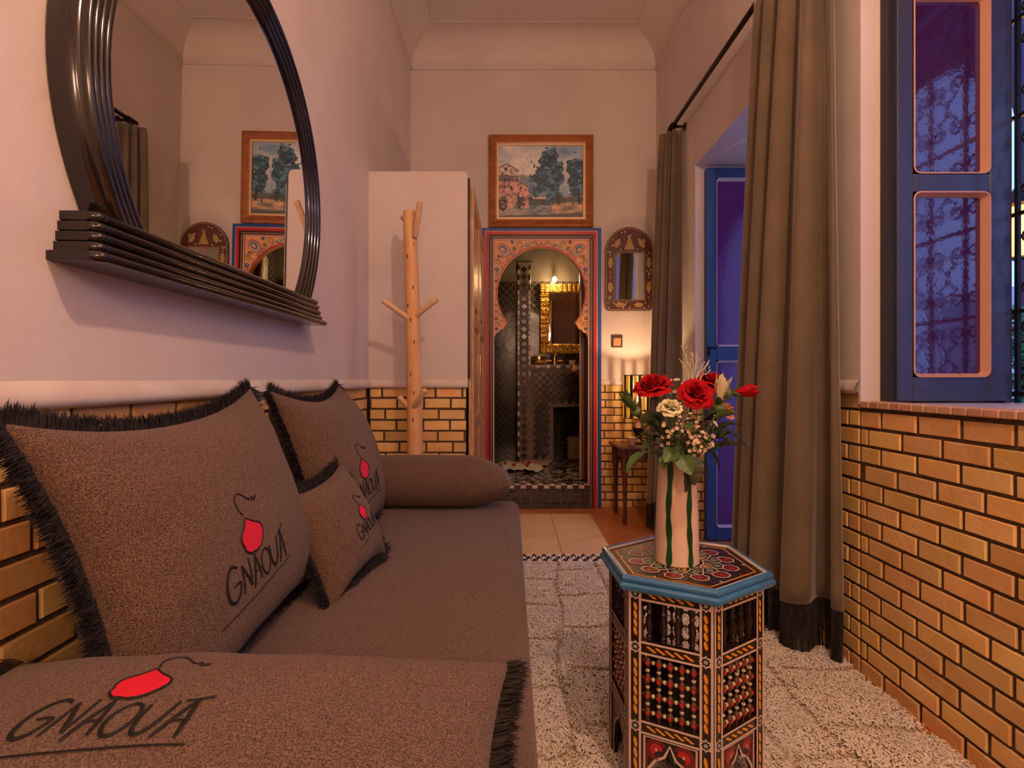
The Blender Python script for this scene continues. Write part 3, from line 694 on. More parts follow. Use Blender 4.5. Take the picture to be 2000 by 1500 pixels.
jl=MB().box(BX0,-0.121,YB-0.01,YB+0.158,BZ,2.072).box(0.603,BX1,YB-0.01,YB+0.158,BZ,2.072).box(BX0,BX1,YB-0.01,YB+0.158,2.072,2.10); obj('jamb_lining',jl,BROWNP,wall_b)
# spandrel with horseshoe arch opening
AC=(0.003,1.665); AR=0.340
sp=MB(); inner=[]; 
for i in range(61):
    a=math.radians(-40+260*i/60); inner.append((AC[0]+AR*math.cos(a),AC[1]+AR*1.04*math.sin(a)))
foot=[(0.285,-0.265),(0.295,-0.28),(0.315,-0.285),(0.325,-0.305),(0.345,-0.31),(0.362,-0.345)]
rightf=[(x,AC[1]+dz) for x,dz in foot][::-1]; leftf=[(-x,AC[1]+dz) for x,dz in foot]
inner=rightf+inner+leftf
def outp(x,z):
    W,T=0.362,2.072; dx,dz=x-AC[0],z-AC[1]
    if dz<=0.0: return (W if dx>0 else -W, z)
    t=min(W/abs(dx) if abs(dx)>1e-6 else 9e9,(T-AC[1])/dz); return (AC[0]+dx*t,AC[1]+dz*t)
outer=[outp(*p) for p in inner]; n=len(inner)
for s_ in (1,-1):
    i_=min(range(n),key=lambda i:(outer[i][0]-s_*0.362)**2+(outer[i][1]-2.072)**2); outer[i_]=(s_*0.362,2.072)
vs=[(x,-0.030,z) for x,z in inner]+[(x,-0.030,z) for x,z in outer]+[(x,0.02,z) for x,z in inner]+[(x,0.02,z) for x,z in outer]
ff=[(i,i+1,n+i+1,n+i) for i in range(n-1)]+[(2*n+i+1,2*n+i,3*n+i,3*n+i+1) for i in range(n-1)]+[(i+1,i,2*n+i,2*n+i+1) for i in range(n-1)]
sp.add(vs,ff)
# corner wedges
spo=obj('spandrel',sp,ORANGEP,fs,label='peach painted spandrel with arabesque scrolls')
def flat_ribbon(mb,pts,w,y,mi):
    pts=[Vector((p[0],y,p[1])) for p in pts]; vs=[]
    for i,p in enumerate(pts):
        t=(pts[min(i+1,len(pts)-1)]-pts[max(i-1,0)]); t=t.normalized() if t.length>1e-9 else Vector((1,0,0)); nn=Vector((-t.z,0,t.x))
        ww=w*(0.45+0.55*math.sin(PI*min(1,max(0,(i+1)/(len(pts)+1)))))
        vs+= [p+nn*ww,p-nn*ww]
    mb.add(vs,[(2*i,2*i+1,2*i+3,2*i+2) for i in range(len(pts)-1)],mi)
orn=MB()
flat_ribbon(orn,[(AC[0]+(AR+0.006)*math.cos(math.radians(a)),AC[1]+(AR+0.006)*1.04*math.sin(math.radians(a))) for a in range(-40,221,4)],0.007,-0.0312,3)
for s in (-1,1):
    def P(x,z): return (s*x,z)
    # teardrop motif in the corner
    for (sc_,mi,w) in ((1.0,3,0.003),(0.72,4,0.006),(0.45,1,0.006)):
        pts=[]
        for k in range(25):
            t=2*PI*k/24; rr=0.050*sc_*(1-0.30*math.sin(t)); u=rr*math.cos(t)*0.75; v=rr*math.sin(t)*1.2-0.0
            pts.append(P(0.300+(u+v)*.7071,2.006+(v-u)*.7071))
        flat_ribbon(orn,pts,w,-0.0314,mi)
    for (cx,cz,r,mi,dr) in ((0.17,2.035,0.026,0,1),(0.10,2.045,0.018,4,-1),(0.045,2.05,0.014,0,1),(0.21,2.005,0.014,2,1),(0.338,1.90,0.020,0,1),(0.343,1.85,0.016,1,-1),(0.346,1.80,0.013,4,1),
                            (0.349,1.755,0.010,2,-1),(0.350,1.52,0.010,0,1),(0.346,1.47,0.013,2,-1),(0.335,1.425,0.018,0,1),(0.345,1.385,0.012,1,1),(0.225,2.055,0.012,1,1),(0.33,1.945,0.010,2,1)):
        flat_ribbon(orn,[P(cx+r*(1-0.75*k/18)*math.cos(dr*k*0.55),cz+r*(1-0.75*k/18)*math.sin(dr*k*0.55)) for k in range(19)],0.0042,-0.0316,mi)
        flat_ribbon(orn,[P(cx+r*1.05*math.cos(dr*k*0.5+.3),cz+r*1.05*math.sin(dr*k*0.5+.3)) for k in range(9)],0.0016,-0.0318,5)
for s in (-1,1):
    for q in range(34):
        a=math.radians(-38+128*q/33); r0=AR+0.022+0.010*math.sin(q*2.1); cx=r0*math.cos(a); cz=AC[1]+r0*1.04*math.sin(a)
        if cx>0.352 or cz>2.062: continue
        flat_ribbon(orn,[(s*(cx+0.011*math.cos(w)*(1-w/9)),cz+0.011*math.sin(w)*(1-w/9)) for w in [j*.7 for j in range(9)]],0.0026,-0.0313,(0,5,2,1,3)[q%5])
    for q in range(26):
        cx=0.03+0.33*((q*0.618)%1); cz=1.93+0.135*((q*0.377)%1)
        if (cx/AR)**2+((cz-AC[1])/(AR*1.04))**2<1.16 or cx>0.352 or cz>2.065: continue
        flat_ribbon(orn,[(s*(cx+0.014*math.cos(w+q)*(1-w/8)),cz+0.014*math.sin(w+q)*(1-w/8)) for w in [j*.6 for j in range(10)]],0.0024,-0.03125,(5,0,2,3,4)[q%5])
orno=obj('arabesque',orn,[GOLDP,mat('cobalt_paint',(0.05,0.12,0.34),0.45),mat('olive_paint',(0.20,0.17,0.04),0.45),REDP,GREYP,BROWNP],spo)

# ------------------------------------------------------------------ landscape painting
pf=thing('landscape_painting','framed oil landscape of mill houses and tall trees above the arch','painting',(0.240,YB-0.012,2.176),(math.radians(0.8),0,0))
W,H=0.404,0.708
for (x0,x1,z0,z1,v) in ((-W,W,0,0.062,0),(-W,W,H-0.062,H,0),(-W,-W+0.062,0.062,H-0.062,1),(W-0.062,W,0.062,H-0.062,1)):
    mb=MB(); a=0.062
    if not v:
        s=1 if z0==0 else -1; zo=z0 if s==1 else z1
        P=[(-W,zo),(W,zo),(W-a,zo+s*a),(-W+a,zo+s*a)]; Q=[(-W+.02,zo+s*.02),(W-.02,zo+s*.02),(W-.05,zo+s*.05),(-W+.05,zo+s*.05)]
    else:
        s=1 if x0<0 else -1; xo=x0 if s==1 else x1
        P=[(xo,0),(xo,H),(xo+s*a,H-a),(xo+s*a,a)]; Q=[(xo+s*.02,.02),(xo+s*.02,H-.02),(xo+s*.05,H-.05),(xo+s*.05,.05)]
    mb.add([(x,-0.032,z) for x,z in P[:2]]+[(x,-0.040,z) for x,z in Q[:2]]+[(x,-0.024,z) for x,z in Q[2:][::-1]]+[(x,-0.022,z) for x,z in P[2:][::-1]]+[(x,0,z) for x,z in P[:2]],
           [(0,1,3,2),(2,3,5,4),(4,5,7,6),(8,9,1,0)])
    obj('frame_side',mb,FRAMEW,pf)
mb=MB(); a,b=0.0615,0.077
for (x0,x1,z0,z1) in ((-W+a,W-a,a,b),(-W+a,W-a,H-b,H-a),(-W+a,-W+b,b,H-b),(W-b,W-a,b,H-b)): mb.box(x0,x1,-0.023,-0.008,z0,z1)
obj('slip',mb,GILT,pf)
def paint(u,v):
    # u right, v up in 0..1 : sky, hills, mill on the left, big tree, lake
    def fb(x,y,o=4): return mnoise.fractal(Vector((x,y,3.7)),1.0,2.0,o)
    sky=Vector((150,150,150)); warm=Vector((228,190,160)); blue=Vector((108,122,134))
    c1=max(0,min(1,0.5+0.75*fb(u*3.2,v*4.0))); base=blue.lerp(warm,c1)
    d=((u-0.45)/0.35)**2+((v-0.72)/0.3)**2; base=base.lerp(Vector((236,196,160)),max(0,0.75-0.6*d)) if d<1.25 else base
    col=base
    hill=0.62-0.9*abs(u-0.28)+0.02*fb(u*12,1)
    if v<max(hill,0.30) and v>0.28: col=Vector((140,112,98)).lerp(Vector((120,124,124)),max(0,min(1,u*2.2)))
    # ground, water
    if v<0.29:
        g=Vector((98,86,70)).lerp(Vector((60,64,60)),max(0,min(1,.5+fb(u*9,v*30)*.8)))
        if u>0.62 and v<0.20+0.05*(u-0.6): g=Vector((214,150,106)).lerp(Vector((120,98,76)),max(0,min(1,.45+fb(u*7,v*26)*.9)))
        if u<0.62 and v<0.17: g=Vector((164,140,118)).lerp(Vector((92,98,98)),max(0,min(1,.5+fb(u*14,v*22)*.9)))
        if u<0.34 and v<0.17: g=g.lerp(Vector((206,154,116)),0.45)
        if v<0.03+0.03*u: g=Vector((86,82,62))
        col=g
    if 0.36<u<0.66 and 0.17<v<0.235 and fb(u*40,v*40)>-0.15: col=Vector((70,78,74))
    if 0.40<u<0.62 and 0.265<v<0.29: col=Vector((216,160,130))
    # mill
    def house(x0,x1,z0,z1,roof,cc):
        nonlocal col
        if x0<=u<=x1 and z0<=v<=z1:
            k=(u-x0)/(x1-x0); rz=z1-roof*abs(k-0.4)
            if v<=rz:
                col=cc.lerp(Vector((112,80,66)),max(0,min(1,.35+fb(u*30,v*24)*.8)))
                if v>rz-0.022: col=Vector((112,90,78))
    house(0.0,0.24,0.50,0.76,0.16,Vector((226,178,148)))
    house(0.0,0.235,0.14,0.61,0.10,Vector((220,150,116)))
    if u<0.235 and 0.50<v<0.585: col=Vector((104,84,80)).lerp(Vector((180,130,104)),max(0,fb(u*50,v*30)))
    house(0.22,0.355,0.14,0.50,0.12,Vector((232,146,112)))
    for (wx,wz) in ((0.07,0.535),(0.12,0.52),(0.07,0.43),(0.26,0.41),(0.085,0.68),(0.15,0.42)):
        if abs(u-wx)<0.013 and abs(v-wz)<0.020: col=Vector((48,34,32))
    if (u-0.05)**2/0.055**2+(v-0.20)**2/0.105**2<1: col=Vector((46,42,44)) if fb(u*40,v*40)<0.2 else Vector((140,104,90))
    if (u-0.26)**2/0.06**2+(v-0.21)**2/0.09**2<1 and fb(u*30,v*30)<0.25: col=Vector((56,60,60))
    if 0.228<u<0.243 and 0.12<v<0.36: col=Vector((62,44,40))
    # trees
    def tree(cx,cz,rx,rz,tx):
        nonlocal col
        q=((u-cx)/rx)**2+((v-cz)/rz)**2; e=fb(u*11,v*11,5)*0.95
        if q+e<0.86:
            col=Vector((58,84,92)).lerp(Vector((40,56,56)),max(0,min(1,.5+fb(u*24,v*24)*1.1)))
            if fb(u*17+5,v*17)>0.22: col=col.lerp(Vector((112,148,160)),0.55)
        elif abs(u-tx-0.03*(0.3-v)*4)<0.016 and 0.19<v<0.36: col=Vector((58,46,42))
    tree(0.59,0.56,0.21,0.36,0.70); tree(0.62,0.72,0.12,0.22,0.70)
    tree(0.92,0.58,0.12,0.27,0.95); tree(0.88,0.66,0.09,0.18,0.95)
    if v<0.36 and (u-0.88)**2/0.008**2+(v-0.185)**2/0.026**2<1: col=Vector((60,40,38))
    s=1+0.10*fb(u*60,v*60,3); return [max(0,min(255,c*s)) for c in col]
NU,NV=150,124; x0,x1,z0,z1=-W+0.076,W-0.076,0.076,H-0.076
cm=MB().grid(lambda u,v:(x0+(x1-x0)*u,-0.010-0.0,z0+(z1-z0)*v),NU,NV); me=mesh('canvas',cm,[])
att=me.color_attributes.new('paint','FLOAT_COLOR','POINT'); cols=[]
for j in range(NV+1):
    for i in range(NU+1): cols += [*[min(.92,c*k) for c,k in zip(lin(*paint(i/NU,j/NV)),(1.25,1.75,2.3))],1.0]
att.data.foreach_set('color',cols)
pm=bpy.data.materials.new('oil_paint'); pm.use_nodes=True; N=pm.node_tree.nodes; an=N.new('ShaderNodeAttribute'); an.attribute_name='paint'
pm.node_tree.links.new(an.outputs['Color'],N['Principled BSDF'].inputs['Base Color']); N['Principled BSDF'].inputs['Roughness'].default_value=0.45
me.materials.append(pm); cv_o=obj('canvas',me,None,pf)

# ------------------------------------------------------------------ small arched mirror with bone inlay
am=thing('arched_mirror','small arched mirror in dark wood frame with bone inlay beside the doorway','mirror',(0.926,YB-0.012,1.530))
def archpts(hw,z0,zs,r0,n=24):
    pts=[(-hw+r0,z0),(hw-r0,z0),(hw-r0*.3,z0+r0*.3),(hw,z0+r0),(hw,zs)]
    pts+=[(hw*math.cos(PI*i/n),zs+hw*1.02*math.sin(PI*i/n)) for i in range(1,n)]
    return pts+[(-hw,zs),(-hw,z0+r0),(-hw+r0*.3,z0+r0*.3)]
ofr=MB().prism([(x,-0.024,z) for x,z in archpts(0.188,0.0,0.455,0.03)],(0,0.024,0)); board=obj('frame_board',ofr,DARKW,am)
gx,gz0,gz1=0.112,0.085,0.445
obj('glass',MB().box(-gx,gx,-0.0262,-0.0242,gz0,gz1),MIRROR,am)
il=MB()
def disc(cx,cz,r,mi,n=6,sx=1,sz=1,y=-0.0275): il.prism([(cx+r*sx*math.cos(2*PI*k/n),-0.024,cz+r*sz*math.sin(2*PI*k/n)) for k in range(n)],(0,y+0.024,0),mi)
def along(pts,step):
    out=[]; acc=0; 
    for a,b in zip(pts,pts[1:]+pts[:1]):
        a=Vector(a); b=Vector(b); L=(b-a).length
        while acc<L: out.append(a+(b-a)*(acc/L)); acc+=step
        acc-=L
    return out
for p in along(archpts(0.181,0.008,0.452,0.028),0.0145): disc(p.x,p.y,0.0038,0)
for p in along([(-gx-.006,gz0-.006),(gx+.006,gz0-.006),(gx+.006,gz1+.006),(-gx-.006,gz1+.006)],0.0145): disc(p.x,p.y,0.0036,0)
for (cx,cz,sx,sz,tilt) in ((-.148,.37,.018,.042,0),(.148,.37,.018,.042,0),(-.148,.18,.018,.042,0),(.148,.18,.018,.042,0),(-.072,.043,.038,.019,0),(.072,.043,.038,.019,0),(-.092,.520,.021,.038,-.45),(.092,.520,.021,.038,.45)):
    pts=[]
    for k in range(12):
        t=2*PI*k/12; x,z=sx*math.copysign(abs(math.cos(t))**1.3,math.cos(t)),sz*math.sin(t)
        pts.append((cx+x*math.cos(tilt)+z*math.sin(tilt)*-1,-0.024,cz+x*math.sin(tilt)+z*math.cos(tilt)))
    il.prism(pts,(0,-0.003,0),1)
il.prism([(-.040,-.024,.472),(.040,-.024,.472),(0,-.024,.585)],(0,-.003,0),1)
for k in range(120):
    x=rng.uniform(-.17,.17); z=rng.uniform(.02,.61)
    if abs(x)<gx+.02 and gz0-.02<z<gz1+.02: continue
    if z>.455 and x*x+(z-.455)**2>.165**2: continue
    disc(x,z,0.006,2,4,1,1.4,-0.0268)
for x in (-.148,.148):
    for z in (.275,.10,.445,.255,.295): disc(x,z,.0055,2,4,1,1.5,-.0268)
obj('inlay',il,[mat('bone',(0.62,0.44,0.26),0.5),mat('brass_inlay',(0.50,0.34,0.13),0.5,(0.30,0.17,0.06),120),mat('pearl_inlay',(0.52,0.42,0.42),0.4)],board)
sw=thing('light_switch','small square bronze light switch under the arched mirror','switch',(0.832,YB-0.012,1.245))
obj('plate',MB().cbox(-.043,.043,-.010,0,0,.095,.003),SWITCHM,sw); obj('rocker',MB().cbox(-.030,.030,-.016,-.010,.012,.075,.003),SWITCHB,sw)

# ------------------------------------------------------------------ closet doors (carved cedar) on the closet's right side
for k,(y0,y1) in enumerate(((2.925,3.50),(3.51,4.085))):
    x=CX1+0.002
    d=struct('door_%d'%(3+k),MB().cbox(x,x+0.016,y0,y1,0.02,2.07,.003),CEDAR,'carved cedar closet door, %s leaf'%('nearer' if k==0 else 'farther'))
    for (a,b,c,e) in ((y0,y0+.07,0.02,2.07),(y1-.07,y1,0.02,2.07)): obj('stile',MB().cbox(x+.016,x+.030,a,b,c,e,.003),CEDAR,d)
    for (c,e) in ((0.02,.12),(.70,.78),(1.30,1.38),(1.97,2.07)): obj('rail',MB().cbox(x+.016,x+.030,y0+.07,y1-.07,c,e,.003),CEDAR,d)
    for (c,e) in ((.15,.67),(.81,1.27),(1.41,1.94)): obj('panel',MB().cbox(x+.016,x+.026,y0+.11,y1-.11,c,e,.008),CEDAR,d)
    obj('hasp',MB().cbox(x+.030,x+.040,(y1-.05 if k==0 else y0+.02),(y1-.02 if k==0 else y0+.05),1.02,1.16,.003),BRASS,d)
obj('gap',MB().box(CX1,CX1+0.012,CY0+0.005,CY0+0.038,LEDGE+.05,2.10),IRON,closet)

# ------------------------------------------------------------------ large round mirror in black fluted frame
MY,MZ=1.425,1.575
wm=thing('wall_mirror','large round mirror in black fluted frame on the left wall','mirror',(XL,MY,MZ),(0,0.012,0))
def arc(R,zmin,n=72):
    a0=math.asin(max(-1,zmin/R)); return [(a0+(PI-2*a0)*i/n) for i in range(n+1)]
ZB=-0.29
band=MB()
def sweep(mb,prof,n=80):
    # prof: list of (R, x)
    rows=[]
    vs=[];m=len(prof)
    for i in range(n+1):
        for (R,x) in prof:
            a0=math.asin(ZB/R); a=a0+(PI-2*a0)*i/n; vs.append((x,R*math.cos(a),R*math.sin(a)))
    mb.add(vs,[(i*m+k,i*m+k+1,(i+1)*m+k+1,(i+1)*m+k) for i in range(n) for k in range(m-1)])
sweep(band,[(0.552,0.004),(0.556,0.03),(0.553,0.048),(0.545,0.054)]); obj('outer_band',band,LACQ,wm,True)
for k in range(4):
    R0=0.545-0.0185*k; x0=0.054-0.004*k
    pr=[(R0-0.00925+0.00925*math.cos(PI*i/8),x0+0.014*math.sin(PI*i/8)) for i in range(9)]
    mb=MB(); sweep(mb,pr); obj('flute',mb,LACQ,wm,True)
Rg=0.545-0.0185*4+0.002
a=arc(Rg,ZB,80); gl=MB().prism([(0.040,Rg*math.cos(t),Rg*math.sin(t)) for t in a],(0.004,0,0)); obj('glass',gl,MIRROR,wm)
obj('backing',MB().prism([(0.002,0.548*math.cos(t),0.548*math.sin(t)) for t in arc(0.548,ZB,60)],(0.034,0,0)),IRON,wm)
for k in range(5):
    z0=-0.377+0.0185*k; yl=-0.548+0.004*k+(0.010 if k else 0); yr=0.545-0.004*k-(0.006 if k else 0)
    bul=0.010 if k==0 else 0.0
    n=20; vs=[]
    prof=[(0.0,0.0)]+[(0.075-0.004*k+0.013*math.sin(PI*i/8)+bul,0.009-0.0098*math.cos(PI*i/8)) for i in range(9)]+[(0.0,0.0185)]
    mb=MB(); ys=[yl,yl+.004,yl+.012]+[yl+.02+(yr-yl-.04)*i/8 for i in range(9)]+[yr-.012,yr-.004,yr]
    for j,yv in enumerate(ys):
        sh=0.80 if j in (0,len(ys)-1) else (0.93 if j in (1,len(ys)-2) else 1.0)
        for (x,z) in prof: vs.append((x*sh,yv,z0+0.00925+(z-0.00925)*sh))
    m=len(prof); mb.add(vs,[(j*m+i,j*m+i+1,(j+1)*m+i+1,(j+1)*m+i) for j in range(len(ys)-1) for i in range(m-1)]+[tuple(range(m)),tuple((len(ys)-1)*m+i for i in range(m))[::-1]])
    obj('base_flute',mb,LACQ,wm,SM)

# ------------------------------------------------------------------ coat stand
SX,SY=-0.478,2.62
cs=thing('coat_stand','peeled tree trunk coat stand with wooden pegs by the closet','coat stand',(SX,SY,0))
def trunk():
    mb=MB(); n=20; m=40; vs=[]
    for j in range(m+1):
        t=j/m; z=0.03+1.80*t; r=0.042-0.0085*t
        for k in range(n):
            w=2*PI*k/n; rr=r*(1+0.05*mnoise.noise(Vector((math.cos(w)*1.2,math.sin(w)*1.2,z*3)))+0.03*mnoise.noise(Vector((math.cos(w)*3,math.sin(w)*3,z*9))))
            vs.append((rr*math.cos(w)+0.010*math.sin(z*2.2)-0.006*z,rr*math.sin(w),z))
    fs=[(j*n+k,j*n+(k+1)%n,(j+1)*n+(k+1)%n,(j+1)*n+k) for j in range(m) for k in range(n)]+[tuple(m*n+k for k in range(n))]
    return mb.add(vs,fs)
obj('trunk',trunk(),WOOD,cs,SM)
obj('base',MB().lathe([(0.17,0),(0.175,0.01),(0.17,0.028),(0.05,0.034)],28),WOOD,cs,SM)
pegs=[((0.012,-0.030,1.70),(0.048,-0.10,1.845)),((-0.02,0.02,1.77),(-0.075,0.09,1.83)),((-0.018,-0.015,1.295),(-0.135,-0.075,1.378)),((0.018,-0.02,1.315),(0.125,-0.06,1.388)),
      ((0.008,-0.03,0.865),(0.072,-0.10,0.947)),((-0.025,0.0,0.86),(-0.068,-0.03,0.912))]
for a,b in pegs:
    a=Vector(a); b=Vector(b); obj('peg',MB().tube([a,a+(b-a)*.96,b],[0.0150,0.0140,0.0115],10),PEGW,cs,SM)
kn=MB()
for (x,z) in ((-.012,1.60),(.02,1.66),(-.004,1.29),(.010,1.18),(-.010,1.02),(.004,.93),(-.002,.80),(.012,1.45),(-.016,1.36)):
    r=0.041-0.0085*z/1.8; yy=-math.sqrt(max(1e-6,r*r-x*x))*1.005
    xc=x+0.010*math.sin(z*2.2)-0.006*z
    kn.add([(xc+0.003*math.cos(t)*(1+.3*math.sin(3*t)),yy-0.0022,z+0.013*math.sin(t)) for t in [2*PI*k/8 for k in range(8)]],[tuple(range(8))])
obj('knot',kn,KNOT,cs)

# ------------------------------------------------------------------ sofa
so=thing('sofa','low brown fabric daybed along the left wall','sofa',(-0.36,1.35,0))
SFX,SFY0,SFY1,SZ=0.043,0.12,2.40,0.452
def rbox(x0,x1,y0,y1,z0,z1,r,dome=0.0,nx=30,ny=60,wob=0.0):
    """rounded top slab: heightfield shell with sides"""
    mb=MB(); 
    def prof(n):   # param 0..1 along side-up, over, down
        return [i/n for i in range(n+1)]
    import itertools
    N_=5
    def edge(x0,x1,n,r):
        xs=[]
        for i in range(N_+1): w=PI/2*i/N_; xs.append((x0+r-r*math.cos(w), r-r*math.sin(w)))
        for i in range(1,n): xs.append((x0+r+(x1-x0-2*r)*i/n,0.0))
        for i in range(N_+1): w=PI/2*(1-i/N_); xs.append((x1-r+r*math.cos(w), r-r*math.sin(w)))
        return xs
    ex=edge(x0,x1,nx,r); ey=edge(y0,y1,ny,r)
    vs=[]; W_,H_=len(ex)+2,len(ey)+2
    for j in range(H_):
        jj=min(max(j-1,0),len(ey)-1); yv,dy=ey[jj]
        for i in range(W_):
            ii=min(max(i-1,0),len(ex)-1); xv,dx=ex[ii]
            low=(i in (0,W_-1)) or (j in (0,H_-1))
            d=min(r,math.hypot(dx,dy)) if (dx>0 and dy>0) else dx+dy
            z=z1-d
            u=(xv-x0)/(x1-x0); v=(yv-y0)/(y1-y0)
            z+=dome*max(0,(1-(2*u-1)**2)*(1-(2*v-1)**2))**0.5
            if wob: z+=wob*mnoise.noise(Vector((xv*5,yv*3.3,1)))*(1 if d==0 else .3)
            # round the plan corners a little
            if low: z=z0
            px,py=xv,yv
            cx0,cx1,cy0,cy1=x0+r,x1-r,y0+r,y1-r
            qx=max(cx0-px,px-cx1,0); qy=max(cy0-py,py-cy1,0)
            if qx>0 and qy>0:
                L=math.hypot(qx,qy)
                if L>r: px=(cx0-qx*r/L) if px<cx0 else (cx1+qx*r/L); py=(cy0-qy*r/L) if py<cy0 else (cy1+qy*r/L)
            vs.append((px,py,z))
    fs=[(j*W_+i,j*W_+i+1,(j+1)*W_+i+1,(j+1)*W_+i) for j in range(H_-1) for i in range(W_-1)]
    return mb.add(vs,fs)
obj('seat',rbox(XL+0.012,SFX,SFY0,SFY1,0.20,SZ,0.045,0.012,30,70,0.006),SOFASEAT,so,True,world=True)
obj('base',MB().cbox(XL+0.02,SFX-0.02,SFY0+0.01,SFY1-0.02,0.0,0.22,0.01),SOFASEAT,so,world=True)
obj('piping',MB().tube([(SFX+0.001,SFY0+.05,0.205),(SFX+0.001,SFY1-.05,0.205)],0.005,6),SOFASEAT,so,True,world=True)

# bolster at the far end
def bolster(y0,zc,x0,x1,ry,rz):
    mb=MB(); n=28; m=44; vs=[]
    for i in range(m+1):
        t=i/m; x=x0+(x1-x0)*t
        e=min(t,1-t)*(x1-x0)
        k=min(1,e/0.17); kz=0.03+0.97*(0.55*k**0.6+0.45*math.sqrt(max(0,1-(1-k)**2.2))); ky=0.72+0.28*math.sqrt(max(0,1-(1-k)**2))
        for q in range(n):
            w=2*PI*q/n; yy=ry*ky*math.cos(w); zz=rz*kz*math.sin(w)
            if zz<-rz*0.82: zz=-rz*0.82-(abs(zz)-rz*.82)*.3
            vs.append((x+0.004*math.sin(w*3),y0+yy,zc+zz*(1+0.02*mnoise.noise(Vector((x*7,w,0))))))
    fs=[(i*n+q,i*n+(q+1)%n,(i+1)*n+(q+1)%n,(i+1)*n+q) for i in range(m) for q in range(n)]+[tuple(range(n))[::-1],tuple(m*n+q for q in range(n))]
    return mb.add(vs,fs)
bo=tag(obj('bolster_cushion',bolster(2.24,0.0,-0.385,0.388,0.12,0.112),SOFASEAT,smooth=True),'plain brown bolster cushion across the far end of the sofa','cushion'); bo.location=(-0.384,0,SZ+0.112)

# ------------------------------------------------------------------ fringed cushions with embroidered lettering
STROKES=[([(.19,.25),(.13,.285),(.06,.25),(.015,.16),(.02,.05),(.07,.0),(.13,.02),(.165,.075),(.185,.13)],.013),([(.09,.125),(.14,.135),(.19,.128)],.009),
 ([(.20,.0),(.225,.12),(.245,.24)],.010),([(.245,.24),(.285,.12),(.315,.02)],.012),([(.315,.02),(.335,.14),(.35,.26)],.009),
 ([(.35,-.03),(.39,.10),(.445,.25)],.012),([(.445,.25),(.46,.12),(.47,.0)],.011),([(.38,.09),(.43,.10),(.48,.10)],.007),
 ([(.585,.225),(.53,.18),(.505,.10),(.53,.02),(.58,-.005),(.63,.04),(.655,.12),(.635,.20),(.585,.225)],.011),
 ([(.68,.21),(.675,.10),(.695,.02),(.735,.0),(.78,.05),(.81,.14),(.83,.235)],.012),
 ([(.82,-.03),(.875,.11),(.93,.25)],.012),([(.93,.25),(.945,.12),(.955,-.03)],.012),([(.85,.08),(.90,.09),(.97,.09)],.007),([(.86,.24),(.93,.255),(1.01,.285)],.008),
 ([(-.12,-.125),(.3,-.10),(.7,-.075),(1.04,-.07)],.005)]
TENDRIL=[([(.475,.59),(.445,.68),(.47,.755),(.54,.775),(.60,.73),(.65,.68),(.71,.665)],.006),([(.69,.70),(.71,.665),(.76,.675),(.72,.65),(.71,.665)],.007)]
def bulb_outline():
    pts=[]
    for k in range(40):
        t=PI/2+2*PI*k/40; r=0.125*(1+0.05*math.sin(3*t)); x=r*0.95*math.cos(t); z=r*math.sin(t)
        d=abs((k+20)%40-20)
        if d<4: z+=0.075*(1-d/4)**1.6; x+=-0.015*(1-d/4)
        if 12<k<18: x-=0.012; z-=0.010
        pts.append((.50+x*1.32,.385+z*.95))
    return pts
